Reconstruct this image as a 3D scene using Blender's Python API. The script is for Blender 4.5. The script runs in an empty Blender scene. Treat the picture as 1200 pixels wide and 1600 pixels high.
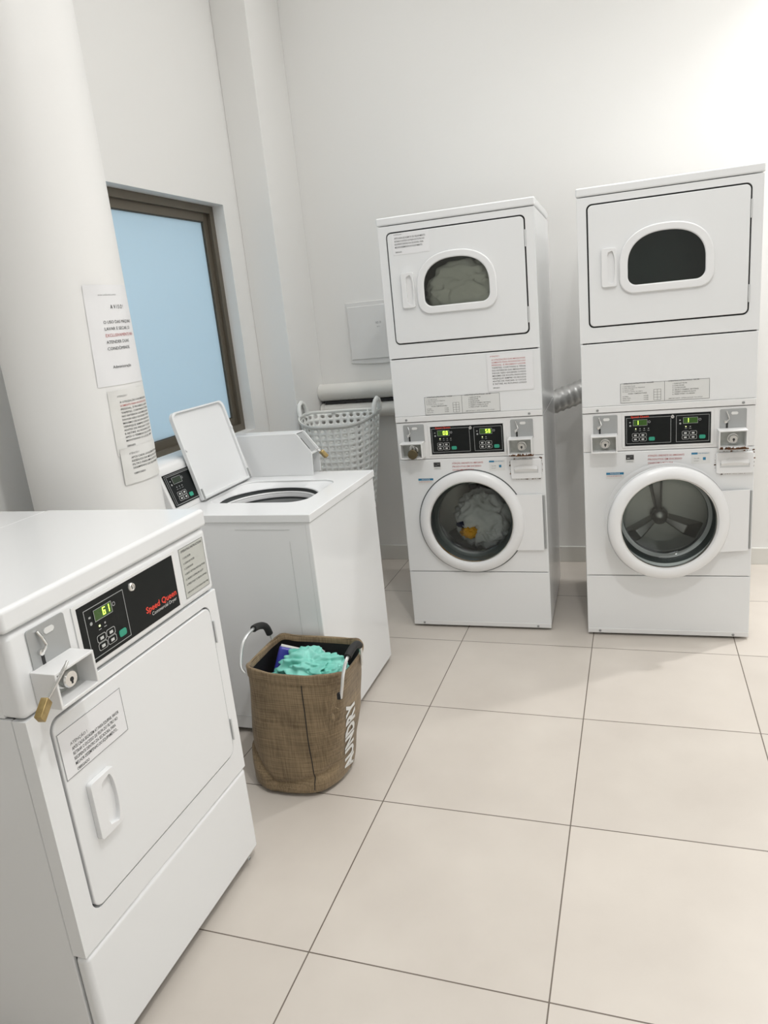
import bpy, bmesh, math, random
from mathutils import Vector, Matrix, noise
from mathutils.bvhtree import BVHTree
PI = math.pi
random.seed(7)
SC = bpy.context.scene
COL = SC.collection

# ------------------------------------------------------------------ camera, world, lights, exposure
cam = bpy.data.cameras.new('camera'); cam.sensor_fit = 'HORIZONTAL'; cam.sensor_width = 36.0
cam.lens = 36.0*1135.717/1200.0; cam.clip_start = 0.05
camo = bpy.data.objects.new('camera', cam); COL.objects.link(camo)
camo.location = (0.7975, -2.5064, 1.5390); camo.rotation_euler = (1.3055, 0.0988, 0.3209)
SC.camera = camo

w = bpy.data.worlds.new('daylight'); SC.world = w; w.use_nodes = True
w.node_tree.nodes['Background'].inputs[0].default_value = (0.74, 0.80, 0.85, 1)
w.node_tree.nodes['Background'].inputs[1].default_value = 5.2

def area(name, loc, size, power, color=(1, .995, .985), sizey=None, rot=(0, 0, 0), spread=PI):
    l = bpy.data.lights.new(name, 'AREA'); l.energy = power; l.color = color; l.size = size; l.spread = spread
    if sizey: l.shape = 'RECTANGLE'; l.size_y = sizey
    o = bpy.data.objects.new(name, l); o.location = loc; o.rotation_euler = rot; COL.objects.link(o); return o
CEIL = 3.6; XR_ = 3.3
area('ceiling_light_back', (2.16, 1.42, 3.3), .07, 26, spread=math.radians(122))
area('ceiling_light_corner', (1.72, .86, CEIL-.03), .06, 9, spread=math.radians(130))
area('side_fill_light', (XR_-.03, -2.4, 1.3), 1.7, 13, color=(.94, .975, 1), sizey=2.3, rot=(0, -PI/2, 0))  # unseen soft fill added at the right to lift low upright faces
area('ceiling_light_front', (.95, -1.45, CEIL-.03), .12, 27, spread=math.radians(165))
area('front_fill_light', (1.7, -2.9, 3.1), 1.0, 13, color=(.95, .98, 1))  # added fill without a fixture, brightens panels facing the camera
area('overhead_fill_light', (.75, .15, CEIL-.03), 3.6, 38, sizey=2.8, spread=math.radians(150))  # broad overhead fill added as ambient light, not a fixture
SC.view_settings.view_transform = 'Standard'; SC.view_settings.look = 'None'
SC.view_settings.gamma = 1.0; SC.view_settings.use_curve_mapping = False
SC.view_settings.exposure = -0.18

# ------------------------------------------------------------------ materials
def mat(name, color, rough=.5, metal=0., spec=.5, emit=None, es=0., bump=None, var=None, coat=0., sheen=0.):
    m = bpy.data.materials.new(name); m.use_nodes = True
    nt = m.node_tree; b = nt.nodes['Principled BSDF']
    b.inputs['Base Color'].default_value = (*color, 1); b.inputs['Roughness'].default_value = rough
    b.inputs['Metallic'].default_value = metal; b.inputs['Specular IOR Level'].default_value = spec
    b.inputs['Coat Weight'].default_value = coat; b.inputs['Coat Roughness'].default_value = .08
    b.inputs['Sheen Weight'].default_value = sheen
    if emit: b.inputs['Emission Color'].default_value = (*emit, 1); b.inputs['Emission Strength'].default_value = es
    if bump or var:
        tc = nt.nodes.new('ShaderNodeTexCoord')
    if bump:                                     # (scale, strength, distance)
        n = nt.nodes.new('ShaderNodeTexNoise'); n.inputs['Scale'].default_value = bump[0]; n.inputs['Detail'].default_value = 6
        bp = nt.nodes.new('ShaderNodeBump'); bp.inputs['Strength'].default_value = bump[1]; bp.inputs['Distance'].default_value = bump[2]
        nt.links.new(tc.outputs['Object'], n.inputs['Vector']); nt.links.new(n.outputs['Fac'], bp.inputs['Height'])
        nt.links.new(bp.outputs['Normal'], b.inputs['Normal'])
    if var:                                      # (scale, second colour)
        n = nt.nodes.new('ShaderNodeTexNoise'); n.inputs['Scale'].default_value = var[0]; n.inputs['Detail'].default_value = 5
        r = nt.nodes.new('ShaderNodeValToRGB'); r.color_ramp.elements[0].position = .35; r.color_ramp.elements[1].position = .65
        r.color_ramp.elements[0].color = (*color, 1); r.color_ramp.elements[1].color = (*var[1], 1)
        nt.links.new(tc.outputs['Object'], n.inputs['Vector']); nt.links.new(n.outputs['Fac'], r.inputs['Fac'])
        nt.links.new(r.outputs['Color'], b.inputs['Base Color'])
    return m
M = {}
M['wall'] = mat('wall_paint', (.84, .833, .812), .6, bump=(90, .05, .002))
M['ceil'] = mat('ceiling_paint', (.87, .865, .85), .8)
M['column'] = mat('column_paint', (.86, .855, .84), .45, bump=(70, .05, .002))
M['enamel'] = mat('white_enamel', (.83, .84, .845), .16, bump=(260, .03, .0006))
M['enamel2'] = mat('white_enamel_console', (.81, .81, .805), .3)
M['plastic'] = mat('white_plastic', (.84, .845, .85), .25)
M['greyplate'] = mat('grey_painted_plate', (.40, .41, .41), .4, metal=.25)
M['boxin'] = mat('coin_box_interior', (.50, .52, .50), .4, metal=.3, var=(25, (.40, .41, .38)))
M['chrome'] = mat('chrome', (.75, .75, .74), .18, metal=1.)
M['steel'] = mat('brushed_steel', (.50, .50, .48), .32, metal=1., bump=(40, .2, .002))
M['steeldark'] = mat('drum_steel', (.46, .47, .45), .36, metal=.65)
M['darkgap'] = mat('dark_gap', (.03, .03, .03), .7)
M['rubber'] = mat('grey_rubber_gasket', (.10, .11, .11), .4)
M['black'] = mat('black_overlay', (.010, .012, .012), .35, spec=.18)
M['blackfoam'] = mat('black_foam', (.02, .02, .02), .75)
M['lcd'] = mat('green_display_window', (.02, .05, .01), .2, emit=(.10, .30, .02), es=.16)
M['lcdoff'] = mat('dark_display_window', (.02, .035, .02), .2)
M['digit'] = mat('lit_digits', (.6, .9, .1), .5, emit=(.62, 1.0, .10), es=2.4)
M['led'] = mat('lit_led', (.8, .9, .4), .5, emit=(.9, 1., .45), es=1.5)
M['line'] = mat('grey_print', (.42, .43, .43), .5)
M['button'] = mat('button_white', (.62, .63, .62), .4)
M['greenbtn'] = mat('button_green', (.03, .33, .22), .4)
M['ink'] = mat('black_ink', (.05, .05, .05), .7)
M['greyink'] = mat('grey_ink', (.22, .22, .22), .7)
M['redink'] = mat('red_ink', (.50, .12, .12), .7)
M['brandred'] = mat('red_lettering', (.85, .07, .04), .5)
M['whiteink'] = mat('white_lettering', (.75, .75, .73), .7)
M['blueink'] = mat('blue_ink', (.03, .20, .36), .6)
M['paper'] = mat('paper', (.84, .84, .85), .6)
M['paper2'] = mat('aged_paper', (.77, .765, .735), .65, var=(7, (.81, .808, .79)))
M['tape'] = mat('clear_tape_film', (.75, .74, .70), .2)
M['label'] = mat('printed_label', (.74, .745, .73), .4)
M['silverlabel'] = mat('silver_label', (.58, .59, .55), .4, metal=.1)
M['brassdark'] = mat('tarnished_brass', (.13, .105, .06), .45, metal=.7)
M['drawershade'] = mat('shade_and_trim_grey', (.62, .63, .63), .45)  # grey for painted shade under the drawer handle; also hinges and pressed lines
M['brass'] = mat('brass', (.55, .42, .20), .35, metal=.85, var=(60, (.38, .28, .12)))
M['rust'] = mat('rust', (.22, .09, .035), .85, var=(120, (.06, .035, .02)), bump=(200, .6, .002))
M['bronze'] = mat('bronze_aluminium', (.145, .125, .095), .42, metal=.35)
M['bronze2'] = mat('dark_bronze_seal', (.07, .07, .06), .5)
M['basket'] = mat('white_polyethylene', (.88, .89, .86), .35)
M['pvc'] = mat('painted_pipe', (.76, .75, .71), .45, bump=(30, .15, .004))
M['panelw'] = mat('panel_plastic', (.77, .765, .75), .4)
M['foil'] = mat('aluminium_foil_duct', (.42, .42, .41), .42, metal=.6, bump=(35, .3, .006))
M['alu'] = mat('aluminium_tube', (.70, .71, .71), .3, metal=.8)
M['teal'] = mat('teal_film', (.13, .52, .42), .4, bump=(22, .35, .006), var=(14, (.26, .66, .57)))
M['bluepack'] = mat('blue_packaging', (.025, .035, .32), .3, var=(11, (.10, .09, .50)))
M['whitecloth'] = mat('white_cloth', (.90, .89, .82), .9, sheen=.3, bump=(120, .3, .003))
M['greycloth'] = mat('grey_cloth', (.62, .64, .64), .9, sheen=.3, var=(8, (.84, .85, .86)))
M['orangecloth'] = mat('orange_cloth', (.95, .48, .03), .85)
M['navycloth'] = mat('navy_cloth', (.01, .025, .09), .85)
M['lining'] = mat('black_lining', (.012, .012, .013), .7)
M['baseboard'] = mat('baseboard_tile', (.74, .73, .69), .35)

def glass_mat(name, tint, fac):
    m = bpy.data.materials.new(name); m.use_nodes = True; nt = m.node_tree; nt.nodes.clear()
    out = nt.nodes.new('ShaderNodeOutputMaterial'); mix = nt.nodes.new('ShaderNodeMixShader')
    tr = nt.nodes.new('ShaderNodeBsdfTransparent'); tr.inputs[0].default_value = (*tint, 1)
    gl = nt.nodes.new('ShaderNodeBsdfGlossy'); gl.inputs['Roughness'].default_value = .04
    fr = nt.nodes.new('ShaderNodeFresnel'); fr.inputs[0].default_value = fac
    nt.links.new(fr.outputs[0], mix.inputs[0]); nt.links.new(tr.outputs[0], mix.inputs[1]); nt.links.new(gl.outputs[0], mix.inputs[2])
    nt.links.new(mix.outputs[0], out.inputs[0]); return m
M['glass'] = glass_mat('door_glass', (.82, .86, .84), 1.5)
M['smoked'] = glass_mat('smoked_glass', (.50, .56, .55), 1.5)
M['clearish'] = glass_mat('dryer_glass', (.90, .92, .90), 1.5)

def frosted():
    m = bpy.data.materials.new('frosted_blue_pane'); m.use_nodes = True; nt = m.node_tree
    b = nt.nodes['Principled BSDF']; b.inputs['Base Color'].default_value = (.50, .61, .66, 1); b.inputs['Roughness'].default_value = .35
    out = nt.nodes['Material Output']; mix = nt.nodes.new('ShaderNodeMixShader'); mix.inputs[0].default_value = .35
    t = nt.nodes.new('ShaderNodeBsdfTranslucent'); t.inputs[0].default_value = (.62, .72, .78, 1)
    nt.links.new(b.outputs[0], mix.inputs[1]); nt.links.new(t.outputs[0], mix.inputs[2]); nt.links.new(mix.outputs[0], out.inputs[0])
    return m
M['frosted'] = frosted()

def floor_mat():
    m = bpy.data.materials.new('porcelain_floor_tiles'); m.use_nodes = True; nt = m.node_tree; N = nt.nodes; L = nt.links
    b = N['Principled BSDF']; tc = N.new('ShaderNodeTexCoord'); sp = N.new('ShaderNodeSeparateXYZ')
    L.new(tc.outputs['Object'], sp.inputs[0])
    ds = []; ids = []
    for ax in ('X', 'Y'):
        d = N.new('ShaderNodeMath'); d.operation = 'DIVIDE'; d.inputs[1].default_value = .6; L.new(sp.outputs[ax], d.inputs[0])
        fl = N.new('ShaderNodeMath'); fl.operation = 'FLOOR'; L.new(d.outputs[0], fl.inputs[0]); ids.append(fl)
        fr = N.new('ShaderNodeMath'); fr.operation = 'FRACT'; L.new(d.outputs[0], fr.inputs[0])
        s = N.new('ShaderNodeMath'); s.operation = 'SUBTRACT'; s.inputs[1].default_value = .5; L.new(fr.outputs[0], s.inputs[0])
        a = N.new('ShaderNodeMath'); a.operation = 'ABSOLUTE'; L.new(s.outputs[0], a.inputs[0]); ds.append(a)
    mx = N.new('ShaderNodeMath'); mx.operation = 'MAXIMUM'; L.new(ds[0].outputs[0], mx.inputs[0]); L.new(ds[1].outputs[0], mx.inputs[1])
    gt = N.new('ShaderNodeMath'); gt.operation = 'GREATER_THAN'; gt.inputs[1].default_value = .5-.0019/.6; L.new(mx.outputs[0], gt.inputs[0])
    cmb = N.new('ShaderNodeCombineXYZ'); L.new(ids[0].outputs[0], cmb.inputs[0]); L.new(ids[1].outputs[0], cmb.inputs[1])
    wn = N.new('ShaderNodeTexWhiteNoise'); L.new(cmb.outputs[0], wn.inputs['Vector'])
    no = N.new('ShaderNodeTexNoise'); no.inputs['Scale'].default_value = 3.2; no.inputs['Detail'].default_value = 8; L.new(tc.outputs['Object'], no.inputs['Vector'])
    r = N.new('ShaderNodeValToRGB'); L.new(no.outputs['Fac'], r.inputs['Fac'])
    r.color_ramp.elements[0].position = .3; r.color_ramp.elements[1].position = .72
    r.color_ramp.elements[0].color = (.58, .53, .475, 1); r.color_ramp.elements[1].color = (.64, .59, .53, 1)
    hs = N.new('ShaderNodeHueSaturation'); L.new(r.outputs['Color'], hs.inputs['Color'])
    mr = N.new('ShaderNodeMapRange'); mr.inputs['To Min'].default_value = .97; mr.inputs['To Max'].default_value = 1.03
    L.new(wn.outputs['Value'], mr.inputs['Value']); L.new(mr.outputs[0], hs.inputs['Value'])
    mixc = N.new('ShaderNodeMixRGB'); mixc.inputs['Color2'].default_value = (.16, .13, .105, 1)
    L.new(gt.outputs[0], mixc.inputs['Fac']); L.new(hs.outputs['Color'], mixc.inputs['Color1']); L.new(mixc.outputs[0], b.inputs['Base Color'])
    # a few small specks of dirt
    b.inputs['Roughness'].default_value = .30
    n2 = N.new('ShaderNodeTexNoise'); n2.inputs['Scale'].default_value = 14; n2.inputs['Detail'].default_value = 4; L.new(tc.outputs['Object'], n2.inputs['Vector'])
    m2 = N.new('ShaderNodeMapRange'); m2.inputs['To Min'].default_value = .26; m2.inputs['To Max'].default_value = .40; L.new(n2.outputs['Fac'], m2.inputs['Value'])
    L.new(m2.outputs[0], b.inputs['Roughness'])
    bp = N.new('ShaderNodeBump'); bp.invert = True; bp.inputs['Strength'].default_value = .6; bp.inputs['Distance'].default_value = .001
    L.new(gt.outputs[0], bp.inputs['Height']); L.new(bp.outputs[0], b.inputs['Normal'])
    return m
M['floor'] = floor_mat()

def burlap():
    m = bpy.data.materials.new('brown_jute_fabric'); m.use_nodes = True; nt = m.node_tree; N = nt.nodes; L = nt.links
    b = N['Principled BSDF']; b.inputs['Roughness'].default_value = .8; b.inputs['Sheen Weight'].default_value = .15
    tc = N.new('ShaderNodeTexCoord')
    hs = []
    for sc in ((260, 260, 8), (8, 8, 260)):
        mp = N.new('ShaderNodeMapping'); mp.inputs['Scale'].default_value = sc; L.new(tc.outputs['Object'], mp.inputs[0])
        n = N.new('ShaderNodeTexNoise'); n.inputs['Scale'].default_value = 1; n.inputs['Detail'].default_value = 2; L.new(mp.outputs[0], n.inputs['Vector']); hs.append(n)
    ad = N.new('ShaderNodeMath'); ad.operation = 'ADD'; L.new(hs[0].outputs['Fac'], ad.inputs[0]); L.new(hs[1].outputs['Fac'], ad.inputs[1])
    big = N.new('ShaderNodeTexNoise'); big.inputs['Scale'].default_value = 9; big.inputs['Detail'].default_value = 4; L.new(tc.outputs['Object'], big.inputs['Vector'])
    ad2 = N.new('ShaderNodeMath'); ad2.operation = 'ADD'; L.new(ad.outputs[0], ad2.inputs[0]); L.new(big.outputs['Fac'], ad2.inputs[1])
    mr = N.new('ShaderNodeMapRange'); mr.inputs['From Min'].default_value = 1.1; mr.inputs['From Max'].default_value = 1.9; L.new(ad2.outputs[0], mr.inputs['Value'])
    r = N.new('ShaderNodeValToRGB'); L.new(mr.outputs[0], r.inputs['Fac'])
    r.color_ramp.elements[0].color = (.115, .078, .040, 1); r.color_ramp.elements[1].color = (.32, .235, .135, 1)
    L.new(r.outputs[0], b.inputs['Base Color'])
    bp = N.new('ShaderNodeBump'); bp.inputs['Strength'].default_value = .5; bp.inputs['Distance'].default_value = .002
    L.new(ad.outputs[0], bp.inputs['Height']); L.new(bp.outputs[0], b.inputs['Normal'])
    return m
M['jute'] = burlap()

# ------------------------------------------------------------------ mesh helpers
class MB:
    def __init__(s): s.v = []; s.f = []; s.mi = []
    def add(s, vs, fs, mi=0):
        o = len(s.v); s.v += [tuple(v) for v in vs]
        for f in fs: s.f.append([i+o for i in f]); s.mi.append(mi)
        return s
    def box(s, x0, x1, y0, y1, z0, z1, mi=0):
        return s.add([(x, y, z) for z in (z0, z1) for y in (y0, y1) for x in (x0, x1)],
                     [(0, 2, 3, 1), (4, 5, 7, 6), (0, 1, 5, 4), (2, 6, 7, 3), (0, 4, 6, 2), (1, 3, 7, 5)], mi)
    def prism(s, pts, y0, y1, mi=0):
        """outline in x,z (counter-clockwise seen from -y), front at y0, back at y1"""
        n = len(pts); vs = [(p[0], y0, p[1]) for p in pts]+[(p[0], y1, p[1]) for p in pts]
        fs = [list(range(n)), list(range(2*n-1, n-1, -1))]+[(i, i+n, (i+1) % n+n, (i+1) % n) for i in range(n)]
        return s.add(vs, fs, mi)
    def plate(s, outer, hole, c, y0, y1, mi=0, n=96):
        """outline with a hole; both loops star-shaped about c"""
        an = [2*PI*k/n for k in range(n)]
        for poly in (outer, hole):
            if len(poly) <= 60: an += [math.atan2(p[1]-c[1], p[0]-c[0]) % (2*PI) for p in poly]
        an = sorted(an); a2 = [an[0]]
        for a in an[1:]:
            if a-a2[-1] > 1e-3: a2.append(a)
        O = [hit(outer, c, a) for a in a2]; H = [hit(hole, c, a) for a in a2]; k = len(a2)
        vs = [(p[0], y0, p[1]) for p in O]+[(p[0], y0, p[1]) for p in H]+[(p[0], y1, p[1]) for p in O]+[(p[0], y1, p[1]) for p in H]
        fs = []
        for i in range(k):
            j = (i+1) % k
            fs += [(i, j, j+k, i+k), (i+2*k, i+3*k, j+3*k, j+2*k), (i, i+2*k, j+2*k, j), (i+k, j+k, j+3*k, i+3*k)]
        return s.add(vs, fs, mi)
    def lathe(s, prof, c, n=64, mi=0, sx=1., sz=1.):
        """profile of (r, y) turned about the y axis through (c.x, c.z)"""
        vs = []; fs = []
        for r, y in prof:
            for k in range(n):
                a = 2*PI*k/n; vs.append((c[0]+sx*r*math.cos(a), y, c[1]+sz*r*math.sin(a)))
        for i in range(len(prof)-1):
            for k in range(n):
                l = (k+1) % n; fs.append((i*n+k, i*n+l, (i+1)*n+l, (i+1)*n+k))
        return s.add(vs, fs, mi)
    def lathez(s, prof, c, n=48, mi=0):
        vs = []; fs = []
        for r, z in prof:
            for k in range(n):
                a = 2*PI*k/n; vs.append((c[0]+r*math.cos(a), c[1]+r*math.sin(a), z))
        for i in range(len(prof)-1):
            for k in range(n):
                l = (k+1) % n; fs.append((i*n+k, i*n+l, (i+1)*n+l, (i+1)*n+k))
        return s.add(vs, fs, mi)
    def tube(s, pts, r, n=12, mi=0, cap=True):
        pts = [Vector(p) for p in pts]; vs = []; fs = []; up = None
        for i, p in enumerate(pts):
            t = (pts[min(i+1, len(pts)-1)]-pts[max(i-1, 0)]).normalized()
            if up is None:
                up = Vector((0, 0, 1)) if abs(t.z) < .9 else Vector((1, 0, 0))
            u = (up-t*up.dot(t)).normalized(); v = t.cross(u); up = u
            rr = r[i] if isinstance(r, (list, tuple)) else r
            for k in range(n):
                a = 2*PI*k/n; vs.append(p+u*rr*math.cos(a)+v*rr*math.sin(a))
        for i in range(len(pts)-1):
            for k in range(n):
                l = (k+1) % n; fs.append((i*n+k, i*n+l, (i+1)*n+l, (i+1)*n+k))
        if cap: fs += [list(range(n-1, -1, -1)), [len(pts)*n-n+k for k in range(n)]]
        return s.add(vs, fs, mi)
    def text(s, txt, x, z, size, y, mi=0, align='LEFT', bold=0., w=None, rot=0.):
        """flat lettering in the x,z plane facing -y; w stretches it to that width"""
        vs, fs = text_geo(txt, align, bold)
        if not vs: return s
        xs = [v[0] for v in vs]; k = 1.
        if w: k = w/((max(xs)-min(xs))*size)
        c, sn = math.cos(rot), math.sin(rot)
        return s.add([(x+c*v[0]*size*k-sn*v[1]*size, y, z+sn*v[0]*size*k+c*v[1]*size) for v in vs], fs, mi)

def hit(poly, c, a):
    dx, dy = math.cos(a), math.sin(a); best = None
    for i in range(len(poly)):
        p = poly[i]; q = poly[(i+1) % len(poly)]
        ex, ey = q[0]-p[0], q[1]-p[1]; den = dx*ey-dy*ex
        if abs(den) < 1e-12: continue
        px, py = p[0]-c[0], p[1]-c[1]
        t = (px*ey-py*ex)/den; u = (px*dy-py*dx)/den
        if t > 0 and -1e-6 <= u <= 1+1e-6 and (best is None or t > best): best = t
    return (c[0]+best*dx, c[1]+best*dy)

_tc = {}
def text_geo(txt, align='LEFT', bold=0.):
    key = (txt, align, bold)
    if key not in _tc:
        cu = bpy.data.curves.new('t', 'FONT'); cu.body = txt; cu.size = 1; cu.align_x = align; cu.resolution_u = 2; cu.offset = bold
        o = bpy.data.objects.new('t', cu); COL.objects.link(o)
        me = bpy.data.meshes.new_from_object(o.evaluated_get(bpy.context.evaluated_depsgraph_get()))
        _tc[key] = ([tuple(v.co) for v in me.vertices], [list(p.vertices) for p in me.polygons])
        bpy.data.objects.remove(o); bpy.data.curves.remove(cu); bpy.data.meshes.remove(me)
    return _tc[key]

def rrect(x0, x1, z0, z1, r, n=8):
    P = []
    for cx, cz, a0 in ((x1-r, z0+r, -PI/2), (x1-r, z1-r, 0), (x0+r, z1-r, PI/2), (x0+r, z0+r, PI)):
        for k in range(n+1):
            a = a0+PI/2*k/n; P.append((cx+r*math.cos(a), cz+r*math.sin(a)))
    return P
def rect(x0, x1, z0, z1): return [(x0, z0), (x1, z0), (x1, z1), (x0, z1)]
def dshape(cx, hw, zb, zm, zt, rc, n=40):
    """window outline: flat bottom with round corners, upright sides, arched top"""
    P = []
    for k in range(9):
        a = -PI/2+PI/2*k/8; P.append((cx+hw-rc+rc*math.cos(a), zb+rc+rc*math.sin(a)))
    for k in range(n+1):
        a = PI*k/n; c, s = math.cos(a), math.sin(a)
        P.append((cx+hw*math.copysign(abs(c)**(2/2.35), c), zm+(zt-zm)*abs(s)**(2/2.35)))
    for k in range(9):
        a = PI+PI/2*k/8; P.append((cx-hw+rc+rc*math.cos(a), zb+rc+rc*math.sin(a)))
    Q = [P[0]]
    for p in P[1:]:
        if (p[0]-Q[-1][0])**2+(p[1]-Q[-1][1])**2 > 1e-8: Q.append(p)
    return Q

def part(name, mb, mats, parent=None, bevel=0., seg=2, label=None, sharp=35, ang=50, flat=False):
    me = bpy.data.meshes.new(name); me.from_pydata(mb.v, [], mb.f)
    for m in (mats if isinstance(mats, (list, tuple)) else [mats]): me.materials.append(M[m])
    for p, i in zip(me.polygons, mb.mi): p.material_index = i; p.use_smooth = not flat
    me.validate(); me.update()
    o = bpy.data.objects.new(name, me); COL.objects.link(o); o.parent = parent
    if label: o['label'] = label
    if bevel:
        b = o.modifiers.new('bevel', 'BEVEL'); b.width = bevel; b.segments = seg; b.limit_method = 'ANGLE'; b.angle_limit = math.radians(ang); b.harden_normals = True
    elif not flat: me.set_sharp_from_angle(angle=math.radians(sharp))
    return o
def tag(o, label, cat, group=None, kind=None):
    if label: o['label'] = label
    if cat: o['category'] = cat
    if group: o['group'] = group
    if kind: o['kind'] = kind
    return o
def struct(name, mb, m, parent=None, bevel=0., **k):
    o = part(name, mb, m, parent, bevel, **k)
    if parent is None: o['kind'] = 'structure'
    return o
def thing(name, label, cat, loc=(0, 0, 0), rz=0., group=None):
    o = bpy.data.objects.new(name, None); COL.objects.link(o); o.location = loc; o.rotation_euler = (0, 0, rz); o.empty_display_size = .1
    return tag(o, label, cat, group)

# ------------------------------------------------------------------ the room
XL, YB, XR, YF = -1.26, 1.7435, 3.3, -4.4
struct('floor', MB().box(XL-.3, XR+.2, YF-.2, YB+.3, -.06, 0), 'floor', flat=True)
struct('ceiling', MB().box(XL-.3, XR+.2, YF-.2, YB+.3, CEIL, CEIL+.1), 'ceil', flat=True)
struct('wall_back', MB().box(XL-.2, XR+.2, YB, YB+.2, 0, CEIL), 'wall', flat=True)
WY0, WY1, WZ0, WZ1 = -.30, 1.17, .985, 2.18
lw = MB()
t_ = XL-.2
lw.box(t_, XL, YF, WY0, 0, CEIL); lw.box(t_, XL, WY1, YB, 0, CEIL)
lw.box(t_, XL, WY0, WY1, 0, WZ0); lw.box(t_, XL, WY0, WY1, WZ1, CEIL)
struct('wall_left', lw, 'wall', flat=True)
struct('wall_right', MB().box(XR, XR+.2, YF, YB, 0, CEIL), 'wall', flat=True)
struct('wall_front', MB().box(XL-.2, XR+.2, YF-.2, YF, 0, CEIL), 'wall', flat=True)
struct('wall_corner_pier', MB().box(XL, -1.06, 1.33, YB, 0, CEIL), 'wall', bevel=.004)
struct('baseboard_back', MB().box(-1.06, XR, YB-.013, YB, 0, .096), 'baseboard', bevel=.002)
# window: bronze frame, sash, seal, pane
wr = bpy.data.objects.new('window_1', None); COL.objects.link(wr); wr['kind'] = 'structure'; wr.location = (XL-.065, 0, 0)
def yz_frame(y0, y1, z0, z1, t, x0, x1, tb=None):
    mb = MB(); tb = tb or t
    mb.box(x0, x1, y0, y0+t, z0, z1); mb.box(x0, x1, y1-t, y1, z0, z1); mb.box(x0, x1, y0+t, y1-t, z0, z0+tb); mb.box(x0, x1, y0+t, y1-t, z1-t, z1); return mb
part('window_frame', yz_frame(WY0, WY1, WZ0, WZ1, .038, -.06, 0), 'bronze', wr, bevel=.002)
part('window_sash', yz_frame(WY0+.036, WY1-.036, WZ0+.036, WZ1-.036, .042, -.05, -.022), 'bronze', wr, bevel=.002)
part('window_seal', yz_frame(WY0+.076, WY1-.076, WZ0+.076, WZ1-.076, .006, -.045, -.030), 'bronze2', wr)
part('window_pane', MB().box(-.042, -.036, WY0+.076, WY1-.076, WZ0+.076, WZ1-.076), 'frosted', wr, flat=True)
# round column
CX, CY, CR = -.9523, -.5251, .2085
struct('column', MB().lathez([(CR, 0), (CR, CEIL)], (CX, CY), 128), 'column')

# ------------------------------------------------------------------ papers taped to the column
def col_paper(name, label, a0, a1, z0, z1, lift, m, items, tilt=0., foot=None):
    """sheet bent round the column: a in degrees, items = (text, u, v, size, material index, align, bold)"""
    W = math.radians(a1-a0)*CR; H = z1-z0; mb = MB(); nu, nv = 24, 10; R = CR+lift
    def pos(u, v, l=0.):                       # u,v in metres from the lower left corner
        a = math.radians(a0)+u/CR+tilt*(v-H/2); k = 0.0012*math.sin(u*55+v*19)*math.sin(v*25)
        curl = .004*max(0, (v/H-.93)/.07)**2*max(0, 1-u/W*3)
        rr = R+l+k+curl+.0012
        return (CX+rr*math.cos(a), CY+rr*math.sin(a), z0+v+tilt*.0*u)
    vs = [pos(W*i/nu, H*j/nv) for j in range(nv+1) for i in range(nu+1)]
    vb = [pos(W*i/nu, H*j/nv, -.0008) for j in range(nv+1) for i in range(nu+1)]
    n = nu+1; fs = [(j*n+i, j*n+i+1, (j+1)*n+i+1, (j+1)*n+i) for j in range(nv) for i in range(nu)]
    mb.add(vs, fs); mb.add(vb, [f[::-1] for f in fs])
    for (txt, u, v, size, mi, al, bold, wd) in items:
        tv, tf = text_geo(txt, al, bold)
        xs = [p[0] for p in tv]; k = 1.
        if wd: k = wd/((max(xs)-min(xs))*size)
        mb.add([pos(u+p[0]*size*k, v+p[1]*size, .0012) for p in tv], tf, mi)
    o = part(name, mb, [m, 'ink', 'redink', 'greyink'])
    return o
o = col_paper('paper_notice', 'white paper notice headed AVISO taped highest on the round column', -30.5, 28, 1.408, 1.712, .0006, 'paper',
    [('www.condominio.com.br', .045, .272, .007, 3, 'LEFT', 0, .075), ('A V I S O !', .118, .232, .017, 1, 'CENTER', .004, .064),
     ('O USO DAS MÁQUINAS', .05, .188, .0135, 1, 'LEFT', .001, .14), ('LAVAR E SECAR, SÓ', .05, .168, .0135, 1, 'LEFT', .001, .122),
     ('EXCLUSIVAMENTE PARA', .05, .148, .0135, 2, 'LEFT', 0, .14), ('ATENDER DUAS', .05, .128, .0135, 1, 'LEFT', .001, .1),
     ('CONDÔMINOS.', .05, .108, .0135, 1, 'LEFT', .001, .1), ('Administração', .06, .052, .0125, 1, 'LEFT', .004, .078)], tilt=.18)
tag(o, 'white paper notice headed AVISO, highest of the sheets taped to the round column', 'paper notice')
body = ['A UTILIZAÇÃO DAS MÁQUINAS', 'SOMENTE PARA ROUPAS DE USO', 'PESSOAL. É PROIBIDO LAVAR', 'TAPETES, CORTINAS E TÊNIS', 'NO INTERIOR DAS MÁQUINAS.',
        'FAVOR NÃO EXCEDER O PESO', 'MÁXIMO DE ROUPA INDICADO', 'VERIFIQUE SEMPRE OS BOLSOS', 'ANTES DE INICIAR O CICLO', 'E RETIRE AS ROUPAS LOGO', 'APÓS O TÉRMINO DA LAVAGEM', 'MANTENHA O LOCAL LIMPO']
it = [('ATENÇÃO !', .03, .185, .008, 3, 'LEFT', 0, None)]
for i, b_ in enumerate(body): it.append((b_, .036, .166-i*.0112, .0085, 2 if i == 1 else 1, 'LEFT', .004, .150))
it.append(('OBRIGADO', .036, .026, .0085, 1, 'LEFT', .004, .035))
o = col_paper('paper_notice', '', -26, 27, 1.185, 1.392, .0006, 'paper2', it, tilt=.1)
tag(o, 'cream paper notice densely printed, taped just below the AVISO sheet on the column', 'paper notice')
it = [('ATENÇÃO !', .03, .094, .008, 3, 'LEFT', 0, None)]
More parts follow.
